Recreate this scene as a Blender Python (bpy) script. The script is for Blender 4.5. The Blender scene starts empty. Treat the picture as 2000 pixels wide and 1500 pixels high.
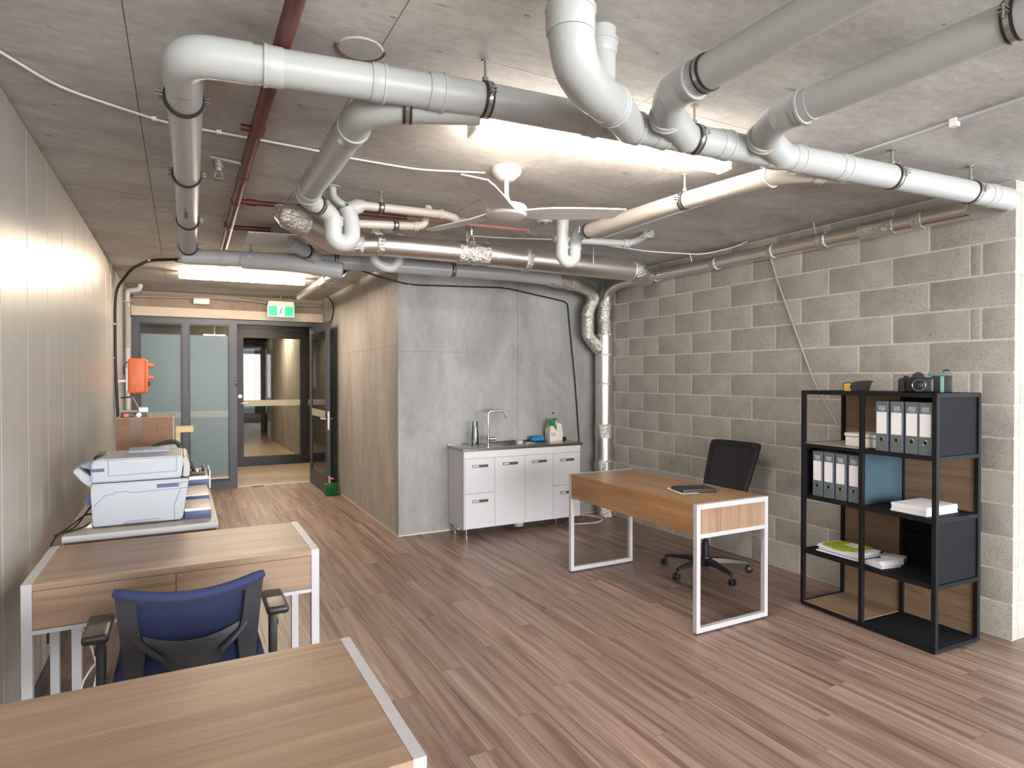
import bpy, bmesh, math, random
from mathutils import Vector, Matrix
random.seed(7)
S = bpy.context.scene
COL = S.collection

# ------------------------------------------------------------------ camera, world, light, exposure
cam = bpy.data.objects.new('camera', bpy.data.cameras.new('camera'))
COL.objects.link(cam)
cam.data.sensor_width = 36.0
cam.data.lens = 1220.0 / 2000.0 * 36.0
cam.data.clip_start = 0.05
cam.location = (0, 0, 1.55)
cam.rotation_euler = (math.radians(90 - 0.61), 0, math.radians(-27.9))
S.camera = cam
S.view_settings.view_transform = 'Standard'
S.view_settings.look = 'None'
S.view_settings.exposure = 1.38
S.view_settings.gamma = 1.0
S.view_settings.use_curve_mapping = False

w = bpy.data.worlds.new('world'); S.world = w; w.use_nodes = True
bg = w.node_tree.nodes['Background']
bg.inputs[0].default_value = (0.50, 0.72, 1.0, 1)
bg.inputs[1].default_value = 0.32

def area(name, loc, rot, sx, sy, power, col):
    l = bpy.data.lights.new(name, 'AREA'); l.shape = 'RECTANGLE'; l.size = sx; l.size_y = sy
    l.energy = power; l.color = col
    o = bpy.data.objects.new(name, l); COL.objects.link(o); o.location = loc
    o.rotation_euler = [math.radians(a) for a in rot]
    return o
# daylight through the window wall behind the camera and the window bay to the right
area('window_light', (2.4, -5.35, 1.45), (90, 0, 0), 7.0, 2.2, 420, (1.0, 0.985, 0.965))
area('bay_light', (6.9, -1.4, 1.45), (90, 0, 90), 5.6, 2.1, 48, (0.98, 0.99, 1.0))

# ------------------------------------------------------------------ materials
def lin(c):
    if isinstance(c, str):
        c = [int(c[i:i + 2], 16) / 255 for i in (0, 2, 4)]
    return tuple((x / 12.92 if x <= 0.04045 else ((x + 0.055) / 1.055) ** 2.4) for x in c) + (1,)

def new_mat(name):
    m = bpy.data.materials.new(name); m.use_nodes = True
    nt = m.node_tree
    return m, nt, nt.nodes['Principled BSDF']

def M(name, col, rough=0.5, metal=0.0, spec=0.5, emit=None, strength=0):
    m, nt, b = new_mat(name)
    b.inputs['Base Color'].default_value = lin(col)
    b.inputs['Roughness'].default_value = rough
    b.inputs['Metallic'].default_value = metal
    b.inputs['Specular IOR Level'].default_value = spec
    if emit:
        b.inputs['Emission Color'].default_value = lin(emit)
        b.inputs['Emission Strength'].default_value = strength
    return m

def ramp(nt, stops):
    r = nt.nodes.new('ShaderNodeValToRGB')
    e = r.color_ramp.elements
    while len(e) > 1: e.remove(e[-1])
    e[0].position = stops[0][0]; e[0].color = lin(stops[0][1])
    for p, c in stops[1:]:
        x = e.new(p); x.color = lin(c)
    return r

def coords(nt, scale, rnd=True, space='Object'):
    if space == 'World':
        src = nt.nodes.new('ShaderNodeNewGeometry').outputs['Position']
    else:
        src = nt.nodes.new('ShaderNodeTexCoord').outputs[space]
    if rnd:
        oi = nt.nodes.new('ShaderNodeObjectInfo')
        mu = nt.nodes.new('ShaderNodeVectorMath'); mu.operation = 'SCALE'
        cb = nt.nodes.new('ShaderNodeCombineXYZ')
        for i, k in enumerate((17.0, 31.0, 53.0)):
            mm = nt.nodes.new('ShaderNodeMath'); mm.operation = 'MULTIPLY'; mm.inputs[1].default_value = k
            nt.links.new(oi.outputs['Random'], mm.inputs[0]); nt.links.new(mm.outputs[0], cb.inputs[i])
        ad = nt.nodes.new('ShaderNodeVectorMath'); ad.operation = 'ADD'
        nt.links.new(src, ad.inputs[0]); nt.links.new(cb.outputs[0], ad.inputs[1])
        src = ad.outputs[0]
    mp = nt.nodes.new('ShaderNodeMapping'); mp.inputs['Scale'].default_value = scale
    nt.links.new(src, mp.inputs['Vector'])
    return mp.outputs[0]

def noise(nt, vec, scale, detail=5, rough=0.55, dist=0.0):
    n = nt.nodes.new('ShaderNodeTexNoise')
    n.inputs['Scale'].default_value = scale; n.inputs['Detail'].default_value = detail
    n.inputs['Roughness'].default_value = rough; n.inputs['Distortion'].default_value = dist
    nt.links.new(vec, n.inputs['Vector'])
    return n.outputs['Fac']

def mix(nt, a, b, fac, mode='MIX'):
    x = nt.nodes.new('ShaderNodeMix'); x.data_type = 'RGBA'; x.blend_type = mode
    for i, v in ((6, a), (7, b)):
        if isinstance(v, (tuple, list, str)): x.inputs[i].default_value = lin(v) if isinstance(v, str) else v
        else: nt.links.new(v, x.inputs[i])
    if isinstance(fac, (int, float)): x.inputs[0].default_value = fac
    else: nt.links.new(fac, x.inputs[0])
    return x.outputs[2]

def bump(nt, b, h, strength, dist=0.01):
    n = nt.nodes.new('ShaderNodeBump'); n.inputs['Strength'].default_value = strength
    n.inputs['Distance'].default_value = dist
    nt.links.new(h, n.inputs['Height']); nt.links.new(n.outputs[0], b.inputs['Normal'])

def rand_tint(nt, col, lo, hi):
    oi = nt.nodes.new('ShaderNodeObjectInfo')
    r = nt.nodes.new('ShaderNodeMapRange'); r.inputs[3].default_value = lo; r.inputs[4].default_value = hi
    nt.links.new(oi.outputs['Random'], r.inputs[0])
    h = nt.nodes.new('ShaderNodeHueSaturation')
    nt.links.new(r.outputs[0], h.inputs['Value']); nt.links.new(col, h.inputs['Color'])
    return h.outputs[0]

def concrete(name, c0, c1, c2, stretch=(1, 1, 1), rough=0.75, spots='4a443d', streak=0.35):
    m, nt, b = new_mat(name)
    v = coords(nt, stretch, rnd=False, space='World')
    big = noise(nt, v, 1.3, 6, 0.6, 0.6)
    r1 = ramp(nt, [(0.28, c0), (0.5, c1), (0.72, c2)]); nt.links.new(big, r1.inputs[0])
    fine = noise(nt, v, 18, 6, 0.65)
    r2 = ramp(nt, [(0.3, '8f8f8f'), (0.7, 'ffffff')]); nt.links.new(fine, r2.inputs[0])
    c = mix(nt, r1.outputs[0], r2.outputs[0], streak, 'MULTIPLY')
    v2 = coords(nt, (stretch[0] * 1.5, stretch[1] * 1.5, stretch[2] * 1.5), rnd=False, space='World')
    sp = noise(nt, v2, 9, 2, 0.4, 0.2)
    r3 = ramp(nt, [(0.73, '000000'), (0.79, 'ffffff')]); nt.links.new(sp, r3.inputs[0])
    sf = nt.nodes.new('ShaderNodeMath'); sf.operation = 'MULTIPLY'; sf.inputs[1].default_value = 0.65
    nt.links.new(r3.outputs[0], sf.inputs[0])
    c = mix(nt, c, spots, sf.outputs[0])
    nt.links.new(c, b.inputs['Base Color'])
    b.inputs['Roughness'].default_value = rough
    bump(nt, b, fine, 0.25, 0.004)
    return m

def wood(name, stops, axis=0, scale=1.0, tint=(0.92, 1.06), rough=0.42, contrast=1.0, seams=True):
    m, nt, b = new_mat(name)
    st = [11.0, 11.0, 11.0]; st[axis] = 0.6
    v = coords(nt, [s * scale for s in st])
    n1 = noise(nt, v, 1.6, 8, 0.60, 0.8)
    st2 = [75.0, 75.0, 75.0]; st2[axis] = 1.3
    v2 = coords(nt, [s * scale for s in st2])
    n2 = noise(nt, v2, 1.6, 4, 0.6)
    r = ramp(nt, stops); nt.links.new(n1, r.inputs[0])
    r2 = ramp(nt, [(0.25, 'a8a8a8'), (0.6, 'ffffff')]); nt.links.new(n2, r2.inputs[0])
    c = mix(nt, r.outputs[0], r2.outputs[0], 0.35 * contrast, 'MULTIPLY')
    st3 = [9.0, 9.0, 9.0]; st3[axis] = 2.6
    v3 = coords(nt, [s * scale for s in st3])
    n3 = noise(nt, v3, 1.1, 2, 0.4, 0.8)
    r3 = ramp(nt, [(0.70, 'ffffff'), (0.80, '9a7c66')]); nt.links.new(n3, r3.inputs[0])
    c = mix(nt, c, r3.outputs[0], 0.6, 'MULTIPLY')
    c = rand_tint(nt, c, *tint)
    nt.links.new(c, b.inputs['Base Color'])
    b.inputs['Roughness'].default_value = rough
    bump(nt, b, n2, 0.06, 0.002)
    return m

MT = {}
MT['ceil'] = concrete('ceiling_concrete', 'a9a6a2', 'c4c1bc', 'd6d3ce', (0.9, 1.9, 1), 0.8, '5c544c')
MT['ceil_core'] = M('joint_backing', '8a817a', 0.9)  # grey core behind the concrete panels, seen in their joints
MT['conc'] = concrete('wall_concrete', '868786', '9e9e9d', 'b2b1b0', (1.5, 1.5, 0.7), 0.6, '77777b', 0.2)
MT['conc2'] = concrete('corridor_concrete', '938e88', 'aca8a2', 'c0bcb6', (1.6, 1.6, 0.45), 0.65, '7d766c', 0.25)
MT['conc3'] = concrete('soffit_concrete', '8a7569', '9c8778', 'ad9888', (1, 1, 1), 0.75)
MT['slab'] = M('under_slab', '50463f', 0.9)

def block_mat():
    m, nt, b = new_mat('concrete_block')
    v = coords(nt, (1, 1, 1))
    n = noise(nt, v, 5, 5, 0.6)
    r = ramp(nt, [(0.3, 'aaa59d'), (0.5, 'b6b1a9'), (0.72, 'bfbab2')]); nt.links.new(n, r.inputs[0])
    f = noise(nt, v, 120, 3, 0.7)
    r2 = ramp(nt, [(0.33, '7a7a7a'), (0.55, 'ffffff')]); nt.links.new(f, r2.inputs[0])
    c = mix(nt, r.outputs[0], r2.outputs[0], 0.42, 'MULTIPLY')
    p = noise(nt, v, 34, 2, 0.5, 0.4)
    r3 = ramp(nt, [(0.745, 'ffffff'), (0.775, '7d766e')]); nt.links.new(p, r3.inputs[0])
    c = mix(nt, c, r3.outputs[0], 0.8, 'MULTIPLY')
    c = rand_tint(nt, c, 0.95, 1.03)
    nt.links.new(c, b.inputs['Base Color']); b.inputs['Roughness'].default_value = 0.9
    bump(nt, b, f, 0.5, 0.004)
    return m
MT['block'] = block_mat()
MT['mortar'] = concrete('mortar', 'd6cdc2', 'dfd7cd', 'e6dfd6', (3, 3, 3), 0.95, 'c8bdb0')
MT['plank'] = wood('floor_plank', [(0.22, '553f34'), (0.38, '7e6355'), (0.50, '997f72'), (0.62, 'a88f82'), (0.76, 'b9a499')], 1, 1.0, (0.82, 1.10), 0.40, 2.0)
MT['tile'] = wood('vestibule_plank', [(0.3, '96806b'), (0.5, 'a89078'), (0.7, 'b39d86')], 0, 0.8, (0.95, 1.05), 0.35, 0.5)
OAK = [(0.25, '715742'), (0.40, '8b7059'), (0.55, '987d66'), (0.75, 'a78d76')]
MT['oak'] = wood('oak_along_length', OAK, 0, 1.0, (0.97, 1.03))
MT['oaky'] = wood('oak_along_depth', OAK, 1, 1.0, (0.94, 1.04))
MT['oakz'] = wood('oak_upright', OAK, 2, 1.0, (0.97, 1.03))
OAKD = [(0.22, '7d5c3e'), (0.42, '936e4c'), (0.58, 'a07b57'), (0.78, 'b18c66')]
MT['oak_s'] = wood('oak_warm', OAKD, 0, 0.9, (0.98, 1.02), 0.33)
MT['birch'] = wood('birch', [(0.3, 'cfae74'), (0.7, 'e0c48e')], 0, 1.0, (1, 1), 0.5, 0.3)
MT['laminate'] = wood('pale_laminate', [(0.3, 'b4a99d'), (0.7, 'c4b9ad')], 0, 1.0, (1, 1), 0.35, 0.3)
MT['white_metal'] = M('white_powder_coat', 'b6b5ba', 0.38)
MT['white_lam'] = M('white_laminate', 'd2d2d7', 0.35)
MT['edge'] = M('white_edge', 'c0c2c8', 0.4)
MT['pvc'] = M('white_pvc', 'adb0af', 0.40)
MT['pvc_g'] = M('grey_pvc', 'a9acae', 0.3)
MT['pvc_ivory'] = M('ivory_pvc', 'b7b0a6', 0.4)
MT['mark'] = M('pipe_marking', '6a615b', 0.6)
MT['rubber'] = M('black_rubber', '2a2626', 0.55)
MT['steel'] = M('zinc_steel', 'b3b1ae', 0.3, 0.9)
MT['chrome'] = M('chrome', 'd8d8d8', 0.08, 1.0)
MT['brushed'] = M('brushed_steel', 'a8a39c', 0.24, 1.0)
MT['red'] = M('red_pipe_paint', '60251f', 0.45)
MT['red2'] = M('faded_red_paint', '8a625c', 0.5)
MT['black_metal'] = M('black_powder_coat', '19191d', 0.6, spec=0.2)
MT['black_panel'] = M('black_sheet_metal', '1b1d22', 0.7, spec=0.12)
MT['blue_panel'] = M('blue_grey_sheet_metal', '3d5361', 0.6, spec=0.3)
MT['black'] = M('black_plastic', '1d1d20', 0.42)
MT['charcoal'] = M('charcoal_plastic', '33343a', 0.45)
MT['charcoal2'] = M('dark_arm_pad', '2c2a29', 0.38)
MT['alu'] = M('dark_aluminium', '3d3f46', 0.42, 0.3)
MT['alu_b'] = M('black_aluminium', '2a2826', 0.4, 0.3)
MT['nickel'] = M('satin_nickel', 'd5d0c6', 0.28, 0.9)
MT['white'] = M('white_plastic', 'e8e6e2', 0.4)
MT['fan'] = M('fan_white', 'c6c0ba', 0.45)
MT['cable_w'] = M('white_cable', 'd9d4cc', 0.5)
MT['cable_g'] = M('grey_cable', 'a5a19b', 0.5)
MT['cable_b'] = M('black_cable', '1c1a19', 0.5)
MT['printer'] = M('printer_shell', 'a3aab3', 0.4)
MT['printer_top'] = M('printer_warm_white', 'aaa39b', 0.42)
MT['navy'] = M('navy_plastic', '3b4a74', 0.45)
MT['groove'] = M('panel_gap', '5b6270', 0.7)
MT['orange'] = M('orange_plastic', 'd9662a', 0.4)
MT['orange_d'] = M('orange_knob', 'd0743c', 0.45)
MT['green'] = M('green_plastic', '12602f', 0.2)
MT['green2'] = M('green_trigger', '138045', 0.4)
MT['pink'] = M('pink_spout', 'cf9482', 0.5)
MT['cream'] = M('cream_plastic', 'ded9c9', 0.4)
MT['sky_cloth'] = M('blue_cloth', '2386bd', 0.85)
MT['paper'] = M('paper', 'e9e9ee', 0.7)
MT['paper2'] = M('paper_edge', 'cfd2da', 0.8)
MT['lime'] = M('lime_print', 'a3b826', 0.45)
MT['binder'] = M('binder_grey', '5e6b70', 0.45)
MT['binder_side'] = M('binder_side_blue_grey', '8b95ae', 0.5)
MT['black_leather'] = M('black_leather', '1e1d20', 0.45)
MT['gold'] = M('golden_fabric', 'c0922f', 0.55)
MT['glass_dark'] = M('lens_glass', '0b0c10', 0.05)
MT['teal'] = M('teal_metal', '6f9f94', 0.35, 0.3)
MT['grey_p'] = M('grey_plastic', '8f97a3', 0.45)
MT['hatch'] = M('grey_sheet', 'e0e1e2', 0.4)
MT['beam'] = concrete('painted_beam', 'cbbba6', 'd3c4b0', 'dccdba', (0.5, 1, 2), 0.6, 'c8862e', 0.15)
MT['skirt'] = M('grey_skirting', '5a5656', 0.5)
MT['dull'] = M('dull_metal', '8d8a85', 0.5, 0.4)
MT['lamp_body'] = M('fitting_white', 'e5ded4', 0.4)
MT['tube1'] = M('lit_diffuser', 'ffffff', 0.4, emit='fff5ea', strength=32)
MT['tube2'] = M('lit_diffuser_warm', 'ffffff', 0.4, emit='ffe9cf', strength=46)
MT['tube3'] = M('lit_far_tube', 'ffffff', 0.4, emit='ffe9c2', strength=5)
MT['exit_g'] = M('exit_green', '10b884', 0.4, emit='0fae7a', strength=0.3)
MT['exit_w'] = M('exit_white', 'e8fff6', 0.4, emit='dcfff2', strength=0.35)
MT['exit_m'] = M('exit_figure', '1c5f4c', 0.5)
MT['exit_frame'] = M('exit_edge', 'b8f0d8', 0.3, emit='a8f0d0', strength=0.25)
MT['sill'] = M('pale_sill', 'cfc6ba', 0.5)

def panel_mat():
    m, nt, b = new_mat('white_cladding')
    v = coords(nt, (1, 14, 0.25), rnd=True)
    n = noise(nt, v, 2.0, 4, 0.6)
    r = ramp(nt, [(0.3, 'bdbab2'), (0.7, 'c6c3bb')]); nt.links.new(n, r.inputs[0])
    nt.links.new(r.outputs[0], b.inputs['Base Color'])
    b.inputs['Metallic'].default_value = 0.25; b.inputs['Roughness'].default_value = 0.33
    bump(nt, b, n, 0.05, 0.01)
    return m
MT['clad'] = panel_mat()

def foil_mat(name, scale, strength, rough=0.2, col='c9c4bd'):
    m, nt, b = new_mat(name)
    v = coords(nt, (1, 1, 1))
    n = noise(nt, v, scale, 5, 0.6, 0.8)
    b.inputs['Base Color'].default_value = lin(col)
    b.inputs['Metallic'].default_value = 1.0; b.inputs['Roughness'].default_value = rough
    bump(nt, b, n, strength, 0.02)
    return m
MT['foil'] = foil_mat('smooth_foil', 9, 0.10, 0.33, 'e6e3df')
MT['foil_c'] = foil_mat('crinkled_foil', 45, 0.75, 0.24, 'e2e0dc')

def mesh_mat(name, c, alpha, rough=0.8):
    m, nt, b = new_mat(name)
    b.inputs['Base Color'].default_value = lin(c); b.inputs['Roughness'].default_value = rough
    v = coords(nt, (1, 1, 1), rnd=False)
    ck = nt.nodes.new('ShaderNodeTexVoronoi'); ck.inputs['Scale'].default_value = 260
    nt.links.new(v, ck.inputs['Vector'])
    bump(nt, b, ck.outputs['Distance'], 0.3, 0.002)
    b.inputs['Alpha'].default_value = alpha
    return m
MT['mesh_b'] = mesh_mat('black_mesh', '232226', 0.93)
MT['mesh_n'] = mesh_mat('navy_mesh', '1b274f', 0.92)
MT['navy_fabric'] = mesh_mat('navy_fabric', '232d55', 1.0)
MT['navy_seat'] = mesh_mat('navy_seat_fabric', '1f2b52', 1.0)

def clear_glass(name, tint, gloss=0.12, rough=0.02):
    m = bpy.data.materials.new(name); m.use_nodes = True; nt = m.node_tree
    for n in list(nt.nodes):
        if n.type != 'OUTPUT_MATERIAL': nt.nodes.remove(n)
    out = [n for n in nt.nodes if n.type == 'OUTPUT_MATERIAL'][0]
    t = nt.nodes.new('ShaderNodeBsdfTransparent'); t.inputs[0].default_value = lin(tint)
    g = nt.nodes.new('ShaderNodeBsdfGlossy'); g.inputs['Roughness'].default_value = rough
    f = nt.nodes.new('ShaderNodeFresnel'); f.inputs[0].default_value = 1.5
    mr = nt.nodes.new('ShaderNodeMath'); mr.operation = 'MAXIMUM'; mr.inputs[1].default_value = gloss
    nt.links.new(f.outputs[0], mr.inputs[0])
    x = nt.nodes.new('ShaderNodeMixShader')
    nt.links.new(mr.outputs[0], x.inputs[0]); nt.links.new(t.outputs[0], x.inputs[1]); nt.links.new(g.outputs[0], x.inputs[2])
    nt.links.new(x.outputs[0], out.inputs[0])
    return m
MT['glass'] = clear_glass('door_glass', 'c8c4ba', 0.035)
MT['glass_b'] = clear_glass('bottle_glass', 'f0f4f5', 0.04)
MT['glass_l'] = clear_glass('leaf_glass', 'b4bcb8', 0.06)

def frosted(name, c):
    m = bpy.data.materials.new(name); m.use_nodes = True; nt = m.node_tree
    b = nt.nodes['Principled BSDF']; out = [n for n in nt.nodes if n.type == 'OUTPUT_MATERIAL'][0]
    b.inputs['Base Color'].default_value = lin(c); b.inputs['Roughness'].default_value = 0.35
    t = nt.nodes.new('ShaderNodeBsdfTranslucent'); t.inputs[0].default_value = lin(c)
    x = nt.nodes.new('ShaderNodeMixShader'); x.inputs[0].default_value = 0.4
    nt.links.new(b.outputs[0], x.inputs[1]); nt.links.new(t.outputs[0], x.inputs[2])
    nt.links.new(x.outputs[0], out.inputs[0])
    return m
MT['frost'] = frosted('frosted_film', '8299a0')
MT['frost2'] = frosted('frosted_stripe', 'a9b5ac')
MT['film'] = M('beige_safety_film', 'b3ab92', 0.5)
def card_mat():
    m, nt, b = new_mat('cardboard')
    n = noise(nt, coords(nt, (1, 1, 4)), 6, 4)
    r = ramp(nt, [(0.3, '86644d'), (0.7, '93705a')]); nt.links.new(n, r.inputs[0])
    nt.links.new(r.outputs[0], b.inputs['Base Color']); b.inputs['Roughness'].default_value = 0.8
    return m
MT['card'] = card_mat()
MT['card_l'] = M('cardboard_edge', 'b8a28a', 0.8)
MT['tape'] = M('brown_tape', '6f503d', 0.4)

# ------------------------------------------------------------------ mesh helpers
def box(bm, x0, x1, y0, y1, z0, z1, bev=0.0, seg=2, mtx=None):
    t = bmesh.new()
    bmesh.ops.create_cube(t, size=1)
    for v in t.verts:
        v.co = Vector(((x0 + x1) / 2 + v.co.x * (x1 - x0), (y0 + y1) / 2 + v.co.y * (y1 - y0), (z0 + z1) / 2 + v.co.z * (z1 - z0)))
    if bev > 0:
        bmesh.ops.bevel(t, geom=list(t.edges) + list(t.verts), offset=bev, segments=seg, profile=0.6, affect='EDGES')
    if mtx is not None: t.transform(mtx)
    merge(bm, t)

def merge(bm, t):
    me = bpy.data.meshes.new('tmp'); t.to_mesh(me); t.free(); bm.from_mesh(me); bpy.data.meshes.remove(me)

def prism(bm, pts, axis, a0, a1):
    """pts = 2D outline, extruded along axis from a0 to a1"""
    def P(p, a):
        if axis == 'x': return (a, p[0], p[1])
        if axis == 'y': return (p[0], a, p[1])
        return (p[0], p[1], a)
    A = [bm.verts.new(P(p, a0)) for p in pts]; B = [bm.verts.new(P(p, a1)) for p in pts]
    n = len(pts)
    bm.faces.new(A); bm.faces.new(B[::-1])
    for i in range(n): bm.faces.new((A[i], B[i], B[(i + 1) % n], A[(i + 1) % n]))

def rect_ring(bm, axis, o, i, a0, a1):
    """rectangular ring: o=(u0,u1,v0,v1) outer, i inner, thickness a0..a1 along axis"""
    def P(u, v, a):
        if axis == 'x': return (a, u, v)
        if axis == 'y': return (u, a, v)
        return (u, v, a)
    def q(r): return [(r[0], r[2]), (r[1], r[2]), (r[1], r[3]), (r[0], r[3])]
    O0 = [bm.verts.new(P(*p, a0)) for p in q(o)]; O1 = [bm.verts.new(P(*p, a1)) for p in q(o)]
    I0 = [bm.verts.new(P(*p, a0)) for p in q(i)]; I1 = [bm.verts.new(P(*p, a1)) for p in q(i)]
    for k in range(4):
        j = (k + 1) % 4
        bm.faces.new((O0[k], O0[j], I0[j], I0[k])); bm.faces.new((O1[j], O1[k], I1[k], I1[j]))
        bm.faces.new((O0[j], O0[k], O1[k], O1[j])); bm.faces.new((I0[k], I0[j], I1[j], I1[k]))

def fillet(pts, R, n=6):
    pts = [Vector(p) for p in pts]
    out = [pts[0]]
    for i in range(1, len(pts) - 1):
        a, b, c = pts[i - 1], pts[i], pts[i + 1]
        u = (a - b); v = (c - b)
        d = min(R, u.length * 0.49, v.length * 0.49)
        p0 = b + u.normalized() * d; p1 = b + v.normalized() * d
        for k in range(n + 1):
            t = k / n
            out.append((1 - t) ** 2 * p0 + 2 * t * (1 - t) * b + t * t * p1)
    out.append(pts[-1])
    return out

def tube(bm, pts, r, seg=14, cap=True):
    pts = [Vector(p) for p in pts]
    rs = r if isinstance(r, (list, tuple)) else [r] * len(pts)
    n = len(pts)
    T = []
    for i in range(n):
        a = pts[max(i - 1, 0)]; b = pts[min(i + 1, n - 1)]
        T.append((b - a).normalized())
    ref = Vector((0, 0, 1)) if abs(T[0].z) < 0.9 else Vector((1, 0, 0))
    u = T[0].cross(ref).normalized()
    rings = []
    for i in range(n):
        u = (u - T[i] * u.dot(T[i]))
        u = u.normalized() if u.length > 1e-6 else T[i].orthogonal().normalized()
        v = T[i].cross(u)
        rings.append([bm.verts.new(pts[i] + (u * math.cos(2 * math.pi * k / seg) + v * math.sin(2 * math.pi * k / seg)) * rs[i]) for k in range(seg)])
    for i in range(n - 1):
        for k in range(seg):
            j = (k + 1) % seg
            bm.faces.new((rings[i][k], rings[i][j], rings[i + 1][j], rings[i + 1][k]))
    if cap:
        bm.faces.new(rings[0][::-1]); bm.faces.new(rings[-1])

def lathe(bm, prof, c=(0, 0, 0), seg=24, mtx=None):
    t = bmesh.new(); rings = []
    for r, z in prof:
        if r < 1e-5: rings.append([t.verts.new((0, 0, z))])
        else: rings.append([t.verts.new((r * math.cos(2 * math.pi * k / seg), r * math.sin(2 * math.pi * k / seg), z)) for k in range(seg)])
    for a, b in zip(rings, rings[1:]):
        for k in range(seg):
            j = (k + 1) % seg
            if len(a) == 1 and len(b) == 1: continue
            if len(a) == 1: t.faces.new((a[0], b[j], b[k]))
            elif len(b) == 1: t.faces.new((a[k], a[j], b[0]))
            else: t.faces.new((a[k], a[j], b[j], b[k]))
    if mtx is not None: t.transform(mtx)
    t.transform(Matrix.Translation(Vector(c)))
    merge(bm, t)

def band(bm, c, d, r, wdt, seg=24):
    c = Vector(c); d = Vector(d).normalized()
    tube(bm, [c - d * wdt / 2, c + d * wdt / 2], r, seg)

def grid_surface(bm, f, nu, nv, thick=0.0):
    V = [[bm.verts.new(f(i / nu, j / nv)) for j in range(nv + 1)] for i in range(nu + 1)]
    for i in range(nu):
        for j in range(nv):
            bm.faces.new((V[i][j], V[i + 1][j], V[i + 1][j + 1], V[i][j + 1]))
    if thick:
        bmesh.ops.recalc_face_normals(bm, faces=bm.faces)
        bmesh.ops.solidify(bm, geom=list(bm.faces), thickness=thick)

def obj(name, bm, mat, parent=None, loc=None, label=None, smooth=True, rot=None, angle=38):
    bmesh.ops.recalc_face_normals(bm, faces=bm.faces)
    me = bpy.data.meshes.new(name); bm.to_mesh(me); bm.free()
    me.materials.append(mat)
    if smooth:
        for p in me.polygons: p.use_smooth = True
        me.set_sharp_from_angle(angle=math.radians(angle))
    o = bpy.data.objects.new(name, me); COL.objects.link(o)
    if parent: o.parent = parent
    if loc: o.location = loc
    if rot: o.rotation_euler = rot
    if label: o['label'] = label
    return o

def tag(o, label, cat, group=None):
    o['label'] = label; o['category'] = cat
    if group: o['group'] = group
    return o

def thing(name, label, cat, loc=(0, 0, 0), rz=0, group=None):
    o = bpy.data.objects.new(name, None); COL.objects.link(o)
    o.empty_display_size = 0.1
    o.location = loc; o.rotation_euler = (0, 0, math.radians(rz))
    return tag(o, label, cat, group)

def B(*a, **k):
    bm = bmesh.new(); box(bm, *a, **k); return bm
def TB(*a, **k):
    bm = bmesh.new(); tube(bm, *a, **k); return bm
def LT(*a, **k):
    bm = bmesh.new(); lathe(bm, *a, **k); return bm
def PR(*a, **k):
    bm = bmesh.new(); prism(bm, *a, **k); return bm
def RR(*a, **k):
    bm = bmesh.new(); rect_ring(bm, *a, **k); return bm
def struct(name, bm, mat, parent=None):
    o = obj(name, bm, mat, parent)
    if parent is None: o['kind'] = 'structure'
    return o
def struct_empty(name):
    o = bpy.data.objects.new(name, None); COL.objects.link(o); o['kind'] = 'structure'; return o
def centred(name, bm_args, mat, parent, bev=0.0):
    """box part whose origin is its own centre (so that textures differ between pieces)"""
    x0, x1, y0, y1, z0, z1 = bm_args
    c = ((x0 + x1) / 2, (y0 + y1) / 2, (z0 + z1) / 2)
    return obj(name, B(x0 - c[0], x1 - c[0], y0 - c[1], y1 - c[1], z0 - c[2], z1 - c[2], bev=bev), mat, parent, c)
def copy_tree(o, parent=None):
    c = o.copy(); COL.objects.link(c)
    if parent: c.parent = parent
    for ch in list(o.children): copy_tree(ch, c)
    return c

# ------------------------------------------------------------------ the room
LX, KX, RX = -0.62, 1.86, 4.30       # left wall, corridor wall, block wall
KY, DY, CZ, BY = 5.87, 9.62, 2.70, 1.85

# floor: slab and planks
fl = struct('floor', B(LX - 0.2, 7.1, -5.6, DY + 0.02, -0.25, -0.006), MT['slab'])
PW, PL = 0.150, 1.32
pm = None
row = 0; x = LX
while x < 5.2:
    off = (row * 0.437) % 1.0 * PL
    y = 0.75 - off
    while y < DY:
        y0, y1 = max(y, 0.75), min(y + PL, DY)
        if x + PW / 2 > KX: y1 = min(y1, KY + 0.02)
        if x + PW / 2 > RX + 0.02: y1 = min(y1, BY + 0.03)
        # leave out planks that only the desks and walls hide
        if y1 - y0 > 0.12:
            if pm is None:
                pm = bpy.data.meshes.new('plank')
                b_ = B(-PW / 2 + 0.0006, PW / 2 - 0.0006, -0.4994, 0.4994, -0.0062, 0, bev=0.0)
                b_.to_mesh(pm); b_.free(); pm.materials.append(MT['plank'])
            p = bpy.data.objects.new('plank', pm); COL.objects.link(p); p.parent = fl
            p.location = (x + PW / 2, (y0 + y1) / 2, 0); p.scale = (1, (y1 - y0), 1)
        y += PL
    x += PW; row += 1

# vestibule floor
fv = struct('floor_vestibule', B(LX - 0.2, 2.6, DY + 0.02, 13.2, -0.2, -0.004), MT['slab'])
for i in range(8):
    for j in range(3):
        centred('floor_board', (LX + j * 1.1 + (i % 2) * 0.35 - 0.35, LX + (j + 1) * 1.1 + (i % 2) * 0.35 - 0.353, DY + 0.03 + i * 0.3, DY + 0.03 + (i + 1) * 0.3 - 0.002, -0.004, 0.0), MT['tile'], fv)
struct('trim_1', B(0.69, 1.70, DY - 0.02, DY + 0.035, -0.002, 0.004), MT['sill'])

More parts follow.
